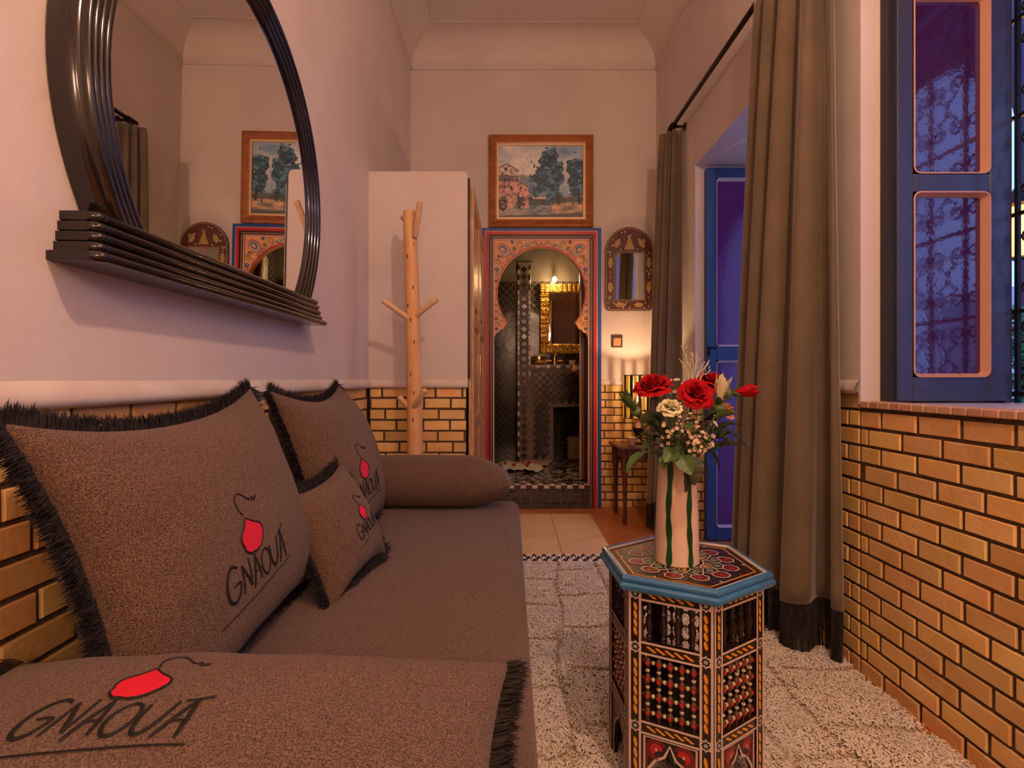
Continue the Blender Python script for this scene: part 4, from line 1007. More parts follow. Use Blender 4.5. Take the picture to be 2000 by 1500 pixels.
def cushion(name,label,loc,basis,hw,hh,T,seed,txt,scale,pin=0.20,flen=0.034,fr=True,spacing=0.0007,grp=None,sides=False):
    """basis: 3 column vectors (width, height, normal). Local coords (p,q,n)."""
    M=Matrix(((basis[0][0],basis[1][0],basis[2][0]),(basis[0][1],basis[1][1],basis[2][1]),(basis[0][2],basis[1][2],basis[2][2]))).to_4x4()
    o=thing(name,label,'cushion',loc,M.to_euler(),grp); r=random.Random(seed)
    def S(u,v,side):
        p=hw*u*(1-pin*(1-v**2)*abs(u)**2*(hh/hw)*.8); q=hh*v*(1-pin*(1-abs(u)**2.4)*abs(v)**2)
        base=max(0,(1-u*u)*(1-v*v))
        n=T*base**0.47
        cr=mnoise.noise(Vector((u*2.2+seed,v*2.6,side)))*0.07*T*base**.3
        # soft creases radiating from corners and along the left edge
        wr=0.0
        if base>0:
            wr=0.030*T*math.sin(v*17+2.5*mnoise.noise(Vector((u*3,v*2,seed))))*max(0,(-u-0.15))**1.2*(base**.4)
            wr+=0.03*T*math.sin(u*15+seed)*max(0,abs(v)-0.45)*(base**.35)
        return Vector((p,q,side*(n+cr+wr)))
    n=52; g=[math.sin(PI/2*(2*i/n-1)) for i in range(n+1)]
    for side in (1,-1):
        pass
    mb=MB(); vs=[S(g[i],g[j],1) for j in range(n+1) for i in range(n+1)]+[S(g[i],g[j],-1) for j in range(n+1) for i in range(n+1)]
    m=n+1; K=m*m
    fs=[(j*m+i,j*m+i+1,(j+1)*m+i+1,(j+1)*m+i) for j in range(n) for i in range(n)]+[(K+j*m+i,K+(j+1)*m+i,K+(j+1)*m+i+1,K+j*m+i+1) for j in range(n) for i in range(n)]
    mb.add(vs,fs); body=obj('cover',mb,SOFA,o,True)
    # lettering sewn on the front
    tx,tq,rot=txt
    def onto(x,y,lift):
        a=(x-.5)*scale; b=(y-.2)*scale; P=tx+a*math.cos(rot)-b*math.sin(rot); Q=tq+a*math.sin(rot)+b*math.cos(rot)
        s=S(max(-.97,min(.97,P/hw)),max(-.97,min(.97,Q/hh)),1); return s+Vector((0,0,lift))
    def rib(mb,pts,w,lift):
        pts=spline([(a,b,0) for a,b in pts],6); vs=[]
        for i,p in enumerate(pts):
            t=(pts[min(i+1,len(pts)-1)]-pts[max(i-1,0)]).normalized(); nn=Vector((-t.y,t.x,0)); f=(i/(len(pts)-1)); ww=w*(0.55+0.6*math.sin(PI*(0.15+0.7*f)))
            vs+=[onto(p.x+nn.x*ww,p.y+nn.y*ww,lift),onto(p.x,p.y,lift+0.0012),onto(p.x-nn.x*ww,p.y-nn.y*ww,lift)]
        mb.add(vs,[(3*i+k,3*i+k+1,3*i+k+4,3*i+k+3) for i in range(len(pts)-1) for k in (0,1)])
    lt=MB()
    for pts,w in STROKES: rib(lt,pts,w,0.0016)
    obj('lettering',lt,INK,body,label='black embroidered lettering')
    td=MB()
    for pts,w in TENDRIL: rib(td,pts,w,0.0014)
    ol=bulb_outline(); rib(td,ol+ol[:1],0.007,0.0026)
    obj('tendril',td,INK,body)
    bm=MB(); c=(.50,.385); R_=5; vs=[onto(*c,0.0024)]
    for k in range(1,R_+1): vs+=[onto(c[0]+(x-c[0])*k/R_,c[1]+(y-c[1])*k/R_,0.0022) for x,y in ol]
    q=len(ol); fs=[(0,1+i,1+(i+1)%q) for i in range(q)]+[(1+(k-1)*q+i,1+k*q+i,1+k*q+(i+1)%q,1+(k-1)*q+(i+1)%q) for k in range(1,R_) for i in range(q)]
    obj('applique',bm.add(vs,fs),REDF,body,label='bright red fabric applique')
    # brush fringe all round
    if fr:
        per=[]
        N_=400
        for k in range(N_): per.append((-1+2*k/N_,-1)); 
        for k in range(N_): per.append((1,-1+2*k/N_))
        for k in range(N_): per.append((1-2*k/N_,1))
        for k in range(N_): per.append((-1,1-2*k/N_))
        pp=[S(u,v,1) for u,v in per]; Lp=[0]
        for i in range(len(pp)): Lp.append(Lp[-1]+(pp[(i+1)%len(pp)]-pp[i]).length)
        tot=Lp[-1]; ns=int(tot/spacing); fm=MB(); j=0; vs=[]; fs=[]
        for i in range(ns):
            d=tot*i/ns
            while Lp[j+1]<d: j+=1
            if sides and (j//N_)%2==0: continue
            a,b=pp[j],pp[(j+1)%len(pp)]; t=(b-a).normalized(); out=Vector((t.y,-t.x,0)); pt=a+(b-a)*((d-Lp[j])/max(1e-9,Lp[j+1]-Lp[j]))
            for _ in range(2):
                dr=(out+t*r.uniform(-.30,.30)+Vector((0,0,r.uniform(-.40,.40)))).normalized(); L=flen*r.uniform(.8,1.2)
                w=t*0.0016; p0=pt-out*0.004+Vector((0,0,r.uniform(-.004,.004))); bend=Vector((0,0,r.uniform(-.35,.35)))*L*.5
                p1=p0+dr*L*.55; p2=p0+dr*L+bend; q=len(vs); vs+=[p0-w,p0+w,p1+w,p1-w,p2]; fs+=[(q,q+1,q+2,q+3),(q+3,q+2,q+4)]
        fm.add(vs,fs); obj('fringe',fm,BLACKF,o,kind='stuff',label='black brush fringe')
    return o
def leanb(deg,yaw=0.0,roll=0.0):
    a=math.radians(deg); R=Matrix.Rotation(math.radians(yaw),3,'Z'); w=Vector((0,1,0)); h=Vector((-math.sin(a),0,math.cos(a))); k=math.radians(roll)
    w,h=w*math.cos(k)-h*math.sin(k),h*math.cos(k)+w*math.sin(k)
    return [tuple(R@w),tuple(R@h),tuple(R@Vector((math.cos(a),0,math.sin(a))))]
cushion('fringed_cushion','large fringed brown cushion leaning on the wall, nearest of the upright ones',(-0.602,1.058,0.700),leanb(17,0,-3.0),0.348,0.272,0.124,1,(-0.075,-0.065,0.07),0.215)
cushion('fringed_cushion','fringed brown cushion leaning on the wall, farther one beside the bolster',(-0.590,1.770,0.706),leanb(17,0,-1.0),0.302,0.278,0.135,2,(-0.10,-0.07,0.04),0.22)
cushion('fringed_cushion','small fringed brown cushion propped against the two larger ones',(-0.466,1.415,0.598),leanb(26,-10,-5),0.175,0.155,0.074,3,(0.030,-0.02,0.06),0.14,flen=0.034)
cushion('fringed_cushion','fringed brown cushion lying flat on the sofa, closest to the viewer',(-0.365,0.550,0.546),[(1,0,0),(0,0.9928,0.12),(0,-0.12,0.9928)],0.365,0.240,0.098,4,(-0.056,0.030,0.0),0.190,pin=0.13,flen=0.034,sides=True)

# ------------------------------------------------------------------ cream shag rug
def rug():
    X0,X1,Y0,Y1=0.03,1.158,0.25,2.80
    r=np.random.default_rng(5)
    root=thing('shag_rug','cream shaggy wool rug with tufted block pattern on the floor','rug',((X0+X1)/2,(Y0+Y1)/2,0.0))
    obj('backing',MB().cbox(X0,X1-0.008,Y0,Y1,0.0005,0.012,0.004),RUG,root,world=True)
    # grooves
    xs=[-0.05,0.20,0.42,0.66,0.90]; lines=[]
    def groove(x,y):
        g=np.ones_like(x)
        for k,x0 in enumerate(xs):
            d=np.abs(x-(x0+0.045*np.sin(y*2.1+k*1.7)+0.012*np.sin(y*9+k))); g=np.minimum(g,np.clip((d-0.003)/0.010,0.0,1))
        for k in range(len(xs)+1):
            lo=xs[k-1] if k>0 else -9; hi=xs[k] if k<len(xs) else 9
            m=(x>lo)&(x<=hi)
            for j in range(9):
                y0=0.35+0.30*j+0.11*((k*37)%3)
                d=np.abs(y-(y0+0.012*np.sin(x*14+k+j))); g=np.where(m,np.minimum(g,np.clip((d-0.003)/0.010,0.0,1)),g)
        return g
    NX,NY=226,510
    gx,gy=np.meshgrid(np.linspace(X0,X1-0.004,NX),np.linspace(Y0,Y1,NY)); gg=groove(gx.ravel(),gy.ravel())
    lump=np.array([mnoise.noise(Vector((a*26,b*26,2)))*0.5+mnoise.noise(Vector((a*70,b*70,5)))*0.5 for a,b in zip(gx.ravel(),gy.ravel())])
    gz=0.0125+0.014*gg+0.0055*lump*gg
    ed=np.minimum(np.minimum(gx.ravel()-X0,X1-0.004-gx.ravel()),Y1-gy.ravel()); gz=np.where(ed<0.012,0.010+(gz-0.010)*np.clip(ed/0.012,0,1),gz)
    wv=wloc(root); hv=np.stack([gx.ravel()-wv.x,gy.ravel()-wv.y,gz],1)
    hm=MB(); hm.add(hv.tolist(),[(j*NX+i,j*NX+i+1,(j+1)*NX+i+1,(j+1)*NX+i) for j in range(NY-1) for i in range(NX-1)])
    obj('tufted_ground',hm,WOOLSH,root,True)
    n=120000
    x=r.uniform(X0+.004,X1-.004,n); y=r.uniform(0.5,Y1,n)
    g=groove(x,y); h=(0.012+0.008*r.random(n))*(0.10+0.90*g)
    fl=np.array([mnoise.noise(Vector((a*9,b*9,0))) for a,b in zip(x[::1],y[::1])])
    ang=fl*2.4+r.normal(0,0.8,n)-1.3; L=(0.008+0.008*r.random(n))*(0.5+0.5*g)
    dx=np.cos(ang)*L; dy=np.sin(ang)*L; w=0.0024+0.0012*r.random(n)
    pxx=-np.sin(ang)*w; pyy=np.cos(ang)*w; z0=0.012+0.012*g; h=h*0.6
    V=np.empty((n,5,3))
    V[:,0]=np.stack([x-pxx,y-pyy,z0],1); V[:,1]=np.stack([x+pxx,y+pyy,z0],1)
    V[:,2]=np.stack([x+pxx+dx*.45,y+pyy+dy*.45,z0+h],1); V[:,3]=np.stack([x-pxx+dx*.45,y-pyy+dy*.45,z0+h],1)
    V[:,4]=np.stack([x+dx*1.25,y+dy*1.25,z0+h*0.85],1)
    w_=wloc(root); V-=np.array([w_.x,w_.y,w_.z])
    me=bpy.data.meshes.new('pile'); me.vertices.add(n*5); me.vertices.foreach_set('co',V.reshape(-1))
    base=np.arange(n)*5; loops=np.stack([base+3,base+2,base+1,base,base+4,base+2,base+3],1).reshape(-1)
    me.loops.add(n*7); me.loops.foreach_set('vertex_index',loops.astype(np.int32))
    st=np.stack([np.arange(n)*7,np.arange(n)*7+4],1).reshape(-1)
    me.polygons.add(n*2); me.polygons.foreach_set('loop_start',st.astype(np.int32))
    me.update(calc_edges=True); me.validate(); me.materials.append(PILE)
    up=np.stack([np.cos(ang)*0.30+r.normal(0,0.16,n),np.sin(ang)*0.30+r.normal(0,0.16,n),np.ones(n)],1); up/=np.linalg.norm(up,axis=1)[:,None]
    me.polygons.foreach_set('use_smooth',np.ones(n*2,dtype=bool)); me.normals_split_custom_set_from_vertices(np.repeat(up,5,axis=0).tolist())
    obj('pile',me,None,root,kind='stuff')
    # braided end band: alternating cream and black strands, then cream tassels
    br=MB(); 
    for row in range(3):
        yy=Y1+0.016+0.036*row; k=0; xx=0.05
        while xx<X1-0.02:
            mi=(k+row)%2; s=1 if row%2 else -1
            br.tube([(xx-0.017,yy-s*0.016,0.012),(xx,yy,0.028),(xx+0.017,yy+s*0.016,0.012)],[0.007,0.015,0.007],6,mi); xx+=0.027; k+=1
    obj('braid',br,[RUG,RUGK],root,True,world=True,kind='stuff',label='black and cream braided end')
    ts=MB(); r3=random.Random(9)
    for k in range(150):
        xx=0.04+1.10*k/150
        for _ in range(3):
            a=r3.uniform(-.8,.8); L=r3.uniform(0.03,0.075); ts.tube([(xx,Y1+0.105,0.012),(xx+math.sin(a)*L*.5,Y1+0.105+L*.6,0.016),(xx+math.sin(a)*L,Y1+0.105+L,0.004)],[0.004,0.0035,0.002],4)
    obj('tassels',ts,RUG,root,True,world=True,kind='stuff')
rug()

# ------------------------------------------------------------------ hexagonal painted table
TX,TY,TZ=0.430,1.322,0.55
ROT=math.radians(-87)
ht=thing('hexagonal_table','hexagonal black Moroccan side table with blue rim, spindle screens and painted bands','table',(TX,TY,0.022),(0,0,ROT))
HZ=TZ-0.022
def hexpts(R,z,rot=0): return [(R*math.cos(rot+PI/3*k),R*math.sin(rot+PI/3*k),z) for k in range(6)]
def hexrings(rings,capb=True,capt=True):
    mb=MB(); vs=[]
    for R,z in rings: vs+=hexpts(R,z)
    m=len(rings); fs=[(i*6+k,i*6+(k+1)%6,(i+1)*6+(k+1)%6,(i+1)*6+k) for i in range(m-1) for k in range(6)]
    if capb: fs.append(tuple(range(6))[::-1])
    if capt: fs.append(tuple((m-1)*6+k for k in range(6)))
    return mb.add(vs,fs)
top=obj('top',hexrings([(0.190,HZ-0.030),(0.190,HZ-0.006)]),TBLACK,ht)
obj('rim',hexrings([(0.186,HZ-0.0345),(0.196,HZ-0.036),(0.206,HZ-0.033),(0.2115,HZ-0.027),(0.2115,HZ-0.021),(0.207,HZ-0.016),(0.203,HZ-0.0145),(0.206,HZ-0.011),(0.206,HZ-0.006),(0.202,HZ-0.001),(0.196,HZ),(0.1935,HZ-0.002)],False,False),TEALP,ht)
obj('rim_bead',hexrings([(0.1935,HZ-0.002),(0.191,HZ-0.001),(0.1875,HZ-0.003),(0.1865,HZ-0.0058)],False,False),CREAMP,ht)
# painted rosette on the top
ro=MB()
def rline(pts,w,mi,z,close=False):
    pts=[Vector((p[0],p[1],z)) for p in pts]; n=len(pts); vs=[]
    for i,p in enumerate(pts):
        if close: t=(pts[(i+1)%n]-pts[i-1])
        else: t=pts[min(i+1,n-1)]-pts[max(i-1,0)]
        t.normalize(); nn=Vector((-t.y,t.x,0))*w; vs+=[p+nn,p-nn]
    ro.add(vs,[(2*i,2*i+1,(2*i+3)%(2*n),(2*i+2)%(2*n)) for i in range(n if close else n-1)],mi)
zt=HZ-0.0055
for k in range(6):
    a,b=hexpts(0.168,0)[k],hexpts(0.168,0)[(k+1)%6]; rline([a,b],0.0018,1,zt)
pol=lambda r,a:(r*math.cos(a),r*math.sin(a))
for k in range(12):
    a=PI/6*k; d=PI/12
    pet=[pol(.098,a-d*.55),pol(.112,a-d*.75),pol(.128,a-d*.45),pol(.133,a),pol(.128,a+d*.45),pol(.112,a+d*.75),pol(.098,a+d*.55)]
    ro.add([(x,y,zt) for x,y in pet],[tuple(range(7))],2); rline(pet,0.0016,0,zt+.0004,True)
    ro.add([(*pol(.110,a),zt+.0003),(*pol(.116,a-.05),zt+.0003),(*pol(.122,a),zt+.0003),(*pol(.116,a+.05),zt+.0003)],[(0,1,2,3)],3)
    rline([pol(.098,a-d*.55),pol(.083,a-d),pol(.068,a-d*.3),pol(.052,a)],0.0016,0,zt+.0004); rline([pol(.098,a+d*.55),pol(.083,a+d),pol(.068,a+d*.3),pol(.052,a)],0.0016,0,zt+.0004)
    ro.add([(*pol(.072,a),zt+.0002),(*pol(.083,a-d*.55),zt+.0002),(*pol(.095,a),zt+.0002),(*pol(.083,a+d*.55),zt+.0002)],[(0,1,2,3)],4)
    ro.add([(*pol(.045,a+d),zt+.0002),(*pol(.060,a+d*.6),zt+.0002),(*pol(.076,a+d),zt+.0002),(*pol(.060,a+d*1.4),zt+.0002)],[(0,1,2,3)],1 if k%2 else 5)
    ro.add([(*pol(.139,a+d),zt),(*pol(.145,a+d-.035),zt),(*pol(.152,a+d),zt),(*pol(.145,a+d+.035),zt)],[(0,1,2,3)],3 if k%2 else 6)
rline([pol(.052,PI/12*k) for k in range(24)],0.0016,0,zt+.0004,True)
obj('rosette',ro,[CREAMP,YELP,SWIRLR,mat('salmon_paint',(0.40,0.05,0.03),.4),mat('grey_green_paint',(0.20,0.24,0.16),.45),mat('moss_paint',(.12,.13,.03),.45),GREYP],top,label='painted twelve petal rosette')
# one face of the body in local coordinates: a along the side, outward = +b, z up
RB=0.186; APO=RB*math.cos(PI/6); HS=RB/2
ZR=(HZ-0.043,0.363,0.182)     # rail centres (above the rug)
def face_parts():
    out=[]
    sw_=0.030
    for s in (-1,1): out.append(('stile',MB().box(min(s*HS,s*(HS-sw_)),max(s*HS,s*(HS-sw_)),APO-0.016,APO,0.0,HZ-0.03),TBLACK,False))
    for z in ZR: out.append(('rail',MB().box(-HS+sw_,HS-sw_,APO-0.014,APO-0.001,z-0.014,z+0.014),TBLACK,False))
    a0=HS-sw_
    # spindle screen
    zb,zt_=ZR[1]+0.014,ZR[0]-0.014; h=zt_-zb
    prof=[(.0035,0),(.006,.04),(.0045,.10),(.007,.14),(.004,.20),(.0055,.26),(.0085,.40),(.0085,.46),(.0055,.60),(.004,.66),(.007,.72),(.0045,.78),(.0065,.84),(.0045,.92),(.006,.96),(.0035,1)]
    for k in range(4):
        x=-a0+2*a0*(k+.5)/4; out.append(('spindle',MB().lathe([(r,zb+h*t) for r,t in prof],8,(x,APO-0.009,0)),TBLACK,SM))
    # bead lattice
    zb,zt_=ZR[2]+0.014,ZR[1]-0.014; h=zt_-zb
    for k in range(5):
        x=-a0+2*a0*(k+.5)/5; mb=MB(); mb.tube([(x,APO-0.009,zb),(x,APO-0.009,zt_)],0.0028,6)
        for j in range(4):
            z=zb+h*(j+.5)/4
            mb.lathe([(.0025,-.011),(.0065,-.006),(.0078,0),(.0065,.006),(.0025,.011)],8,(x,APO-0.009,z),0)
            mb.lathe([(.0010,.0),(.0046,.0012),(.0040,.003),(.001,.004)],7,(x,APO-0.0035,z),1,M=Matrix.Rotation(-PI/2,4,'X'))
            if j<3:
                zz=z+h/8
                mb.lathe([(.003,-.003),(.0050,-.0015),(.0050,.0015),(.003,.003)],7,(x,APO-0.008,zz),2)
        out.append(('lattice_rod',mb,(BEADB,BEADR,BEADC),SM))
    for j in range(4):
        z=zb+h*(j+.5)/4; mb=MB(); mb.tube([(-a0,APO-0.010,z),(a0,APO-0.010,z)],0.0026,6,0)
        for k in range(4):
            x=-a0+2*a0*(k+1)/5; mb.lathe([(.003,-.0035),(.0048,-.0015),(.0048,.0015),(.003,.0035)],7,(x,APO-0.008,z),1,M=Matrix.Rotation(PI/2,4,'Y'))
        out.append(('lattice_crossbar',mb,(BEADB,BEADC),SM))
    # bottom board with pointed arch cut-out
    zb,zt_=0.0,ZR[2]-0.014
    arch=[(-0.050,0.0),(-0.052,0.05),(-0.046,0.085),(-0.030,0.110),(-0.012,0.122),(0,0.150),(0.012,0.122),(0.030,0.110),(0.046,0.085),(0.052,0.05),(0.050,0.0)]
    mb=MB(); n=len(arch)
    outr=[(-a0,0),(-a0,.05),(-a0,.085),(-a0,.13),(-a0*.5,zt_),(0,zt_),(a0*.5,zt_),(a0,.13),(a0,.085),(a0,.05),(a0,0)]
    vs=[(x,APO-0.004,z) for x,z in arch]+[(x,APO-0.004,z) for x,z in outr]+[(x,APO-0.012,z) for x,z in arch]+[(x,APO-0.012,z) for x,z in outr]
    fs=[(i,i+1,n+i+1,n+i) for i in range(n-1)]+[(2*n+i+1,2*n+i,3*n+i,3*n+i+1) for i in range(n-1)]+[(i+1,i,2*n+i,2*n+i+1) for i in range(n-1)]
    vs+=[(-a0,APO-.004,zt_),(a0,APO-.004,zt_)]; fs+=[(n+3,n+4,4*n),(n+6,n+7,4*n+1)]
    mb.add(vs,fs); out.append(('arch_board',mb,TBLACK,False))
    # painted trim
    pt_=MB(); y=APO+0.0006
    def rect(x0,x1,z0,z1,mi,yy=y): pt_.add([(x0,yy,z0),(x1,yy,z0),(x1,yy,z1),(x0,yy,z1)],[(3,2,1,0)],mi)
    for s in (-1,1):
        for xx in (HS-0.0035,HS-sw_+0.003): rect(s*xx-0.0026,s*xx+0.0026,0,HZ-0.036,0)
    for z in ZR:
        for e in (-1,1): rect(-a0,a0,z+e*0.0125-0.0024,z+e*0.0125+0.0024,0,APO-0.0004)
        for k in range(5):
            x=-a0+0.012+(2*a0-0.024)*(k+.5)/5; d=0.0125
            pt_.add([(x+d,APO-.0003,z+.0042),(x+d*.5,APO-.0003,z+.0065),(x-d*.4,APO-.0003,z+.0),(x-d,APO-.0003,z-.0042),(x-d*.5,APO-.0003,z-.0065),(x+d*.4,APO-.0003,z-.0)],[(0,1,2,3,4,5)],1)
    xm=HS-0.0165
    for s in (-1,1):
        for za,zb_,nn in ((ZR[1]+.026,ZR[0]-.020,4),(ZR[2]+.026,ZR[1]-.026,6),(0.01,ZR[2]-.026,6)):
            for k in range(nn):
                z=za+(zb_-za)*(k+.5)/nn; d=(zb_-za)/nn*.52
                pt_.add([(s*xm-.0035,y,z-d),(s*xm+.002,y,z-d*.7),(s*xm+.0045,y,z+d*.2),(s*xm+.0035,y,z+d),(s*xm-.002,y,z+d*.7),(s*xm-.0045,y,z-d*.2)],[(0,1,2,3,4,5)],1)
        for z in ZR:
            pts=[]; 
            for k in range(16):
                t=2*PI*k/16; rr=0.0150 if k%2==0 else 0.0105; pts.append((s*xm+rr*math.cos(t),z+rr*math.sin(t)))
            inn=[(s*xm+(p[0]-s*xm)*.70,z+(p[1]-z)*.70) for p in pts]
            vs=[(p[0],y+.0003,p[1]) for p in pts]+[(p[0],y+.0003,p[1]) for p in inn]
            pt_.add(vs,[(i,(i+1)%16,16+(i+1)%16,16+i) for i in range(16)],0)
            pt_.add([(p[0],y+.0004,p[1]) for p in inn],[tuple(range(16))],2)
            pt_.add([(s*xm+.0045*math.cos(t),y+.0007,z+.0045*math.sin(t)) for t in [2*PI*k/10 for k in range(10)]],[tuple(range(10))],3)
    # arch outline and red swirls
    yb=APO-0.0034
    def line(pts,w,mi,yy=yb):
        vs=[]
        for i,p in enumerate(pts):
            p=Vector((p[0],0,p[1])); q0=pts[max(i-1,0)]; q1=pts[min(i+1,len(pts)-1)]
            t=Vector((q1[0]-q0[0],0,q1[1]-q0[1])).normalized(); nn=Vector((-t.z,0,t.x))*w
            vs+=[(p.x+nn.x,yy,p.z+nn.z),(p.x-nn.x,yy,p.z-nn.z)]
        pt_.add(vs,[(2*i,2*i+1,2*i+3,2*i+2) for i in range(len(pts)-1)],mi)
    line([(x*1.06,z+.003) for x,z in arch],0.003,0)
    line([(-a0+.006,0),(-a0+.006,zt_-.006),(a0-.006,zt_-.006),(a0-.006,0)],0.0026,0,yb+.0004)
    for s in (-1,1):
        line([(s*(0.030+0.019*math.cos(t)),0.137+0.019*math.sin(t)) for t in [2.6-4.4*k/14 for k in range(15)]],0.0055,4)
        line([(s*(0.030+0.009*math.cos(t)),0.137+0.009*math.sin(t)) for t in [3.2-4.4*k/10 for k in range(11)]],0.005,5)
        line([(s*0.049,0.140),(s*0.055,0.115),(s*0.056,0.09)],0.006,4)
        pt_.add([(s*0.030+.003*math.cos(t),yb+.001,.138+.004*math.sin(t)) for t in [2*PI*k/8 for k in range(8)]],[tuple(range(8))],0)
    out.append(('painted_trim',pt_,(CREAMP,YELP,TBLACK,GREYP,SWIRLR,REDP),False))
    return out
meshes=[(nm,mesh(nm,mb,m,sm)) for nm,mb,m,sm in face_parts()]
for f in range(6):
    # side f lies between corner f and f+1: its outward normal is at angle pi/3*f+pi/6
    for nm,me in meshes: inst(nm,me,ht,(0,0,0),(0,0,PI/3*f+PI/6-PI/2))
obj('inner_shelf',hexrings([(0.165,ZR[2]-0.012),(0.165,ZR[2]-0.004)]),TBLACK,ht)

# ------------------------------------------------------------------ vase
VX,VY_=0.416,1.315; VZ0=TZ-0.005
va=thing('ceramic_vase','tapered cream ceramic vase with green vertical stripes on the hexagonal table','vase',(VX,VY_,VZ0))
vh=0.262
def vr(t): return 0.0535-0.0095*t+0.002*math.sin(PI*t)
obj('body',MB().lathe([(0.02,0.0),(vr(0)-.004,0.0),(vr(0),0.004)]+[(vr(t),vh*t) for t in [k/14 for k in range(1,15)]]+[(vr(1)-.003,vh+.002),(vr(1)-.006,vh-.002),(vr(.6)-.008,vh*.6),(vr(.1)-.010,vh*.08),(.01,.02)],40),VASEM,va,SM)
for k,(deg) in enumerate((-127.6,-72.6,12,92,166)):
    def st(u,v,a=math.radians(deg)):
        t=0.01+0.975*v; r=vr(t)+0.0015; w=(0.0065+0.0012*math.sin(v*23+k))*(1 if v>.02 else .5)/r; aa=a+(u-.5)*2*w+0.03*math.sin(v*9+k); return (r*math.cos(aa)+.0006*math.cos(aa)*math.sin(PI*u),r*math.sin(aa),vh*t)
    obj('painted_stripe',MB().grid(st,4,30),GREENG,va,True)
MOUTH=Vector((VX,VY_,VZ0+vh))

# ------------------------------------------------------------------ flowers
def petal(r0,op,H,wid,curl,nu=6,nv=7,close=0.0):
    def fn(u,v):
        a=(u-.5)*2; rad=r0*(0.25+0.75*math.sin(min(1,v*1.1)*PI/2))*(0.5+op*v); rad*=1-close*v**2.5; ww=wid*math.sin(PI*(0.12+0.68*v)); z=H*(v**0.85)-curl*max(0,v-.6)**2*6*(1-.3*a*a)
        rr=rad+curl*1.2*max(0,v-.55)**2; z-=0.20*H*a*a*v; z+=0.05*H*math.sin(a*5+wid*9)*v**3; rr*=1+0.05*math.sin(a*7+r0*900)*v**3; z*=1.22
        return (rr*math.cos(a*ww),rr*math.sin(a*ww),z)
    return MB().grid(fn,nu,nv)
def make_head(layers):
    ms=[]
    for (cnt,r0,op,H,wid,curl,a0) in layers: ms.append((cnt,a0,petal(r0,op,H,wid,curl,close=0.75 if r0<.010 else (.30 if r0<.0155 else 0.))))
    return ms
FULL=[(3,.007,.6,.035,1.6,.0,0.),(4,.012,.7,.037,1.2,.001,.5),(4,.0155,.75,.0375,1.1,.002,.2),(5,.020,.80,.036,.95,.004,.2),(5,.025,.85,.035,.85,.006,.7),(5,.030,.88,.030,.80,.010,.1),(5,.034,.9,.023,.74,.014,.4)]
BUD=[(3,.006,.5,.040,1.5,.0,0.),(4,.011,.5,.042,1.1,.0,.4),(4,.0145,.5,.038,1.0,.003,.9)]
SMALL=[(3,.006,.55,.030,1.5,.0,0.),(4,.012,.7,.031,1.1,.003,.5),(5,.019,.9,.026,.9,.007,.2)]
PM={}
for nm,Ls in (('full',FULL),('bud',BUD),('small',SMALL)):
    for mt in (ROSER,ROSEW,ROSEP,LEAFM):
        PM[(nm,mt.name)]=[(c,a,mesh('petal',MB().add(m_.v,m_.f),mt,True)) for c,a,m_ in make_head(Ls)]
def leaf_mesh(m,L=0.055,W=0.017):
    def fn(u,v):
        a=(u-.5)*2; w=W*math.sin(PI*min(1,v*.96+.02))**.8*(1.15-.4*v); return (a*w,L*v,0.35*abs(a)*w-0.12*L*v*v*2+0.001*math.sin(v*40)*abs(a))
    return mesh('leaf',MB().grid(fn,6,10),m,True)
LF=[leaf_mesh(LEAFM),leaf_mesh(LEAFD),leaf_mesh(LEAFM,.045,.020)]
def align(d,spin=0):
    d=Vector(d).normalized(); return (d.to_track_quat('Z','Y')@Matrix.Rotation(spin,4,'Z').to_quaternion()).to_euler()
rf=random.Random(11)
def flower(name,label,kind,m,head,d,scale,leaves=(),spin=0,grp=None,sep=True):
    root=thing(name,label,'flower',MOUTH+Vector((0,0,-0.10)),grp and (0,0,0) or (0,0,0),grp); w=wloc(root); hd=Vector(head)-w; d=Vector(d).normalized()
    if PM:
        rot=align(d,spin)
        for (cnt,a0,me) in PM[(kind,m.name)]:
            for k in range(cnt):
                e=(rot.to_matrix()@Matrix.Rotation(a0+2*PI*k/cnt+rf.uniform(-.18,.18),3,'Z')@Matrix.Rotation(rf.uniform(-.13,.17),3,'Y')).to_euler()
                inst('petal',me,root,hd,e,(scale,)*3)
    base=hd-d*0.004*scale
    mb=MB().tube(spline([base+d*.010*scale,base-d*.022*scale,Vector((hd.x*.55,hd.y*.55,hd.z*.52)),Vector((hd.x*.12,hd.y*.12,.10)),Vector((0.004,0,0.0))],6),0.0026,7)
    mb.lathe([(.003,-.016*scale),(.010*scale,-.006*scale),(.012*scale,.002),(.004,.006)],9,base,M=rot.to_matrix().to_4x4())
    obj('stem',mb,STEMM,root,True)
    if sep:
        for k in range(4):
            e=(rot.to_matrix()@Matrix.Rotation(2*PI*k/4+.3,3,'Z')@Matrix.Rotation(-0.9 if kind!='bud' else 1.0,3,'X')).to_euler()
            inst('sepal',LF[0],root,base,e,(.28*scale,.5*scale,.5*scale))
    for (t,dirv,s,li) in leaves:
        p=Vector((hd.x*t,hd.y*t,0.10+(hd.z-0.10)*t)); dv=Vector(dirv).normalized(); q=dv.to_track_quat('Y','Z').to_euler(); q.rotate_axis('Y',rf.uniform(-.5,.5)); inst('leaf',LF[li],root,p,q,(s,)*3)
    return root
G='flowers in the striped vase'
flower('rose','wide open red rose tilted left, above the small lamp','full',ROSER,at(1278,768,1.30),(-0.25,-0.35,0.95),1.02,[(.25,(-1,-.5,-.3),1.0,0),(.35,(-.9,-.6,.2),.8,2),(.2,(-.4,-1,-.6),.9,1)],.3,G)
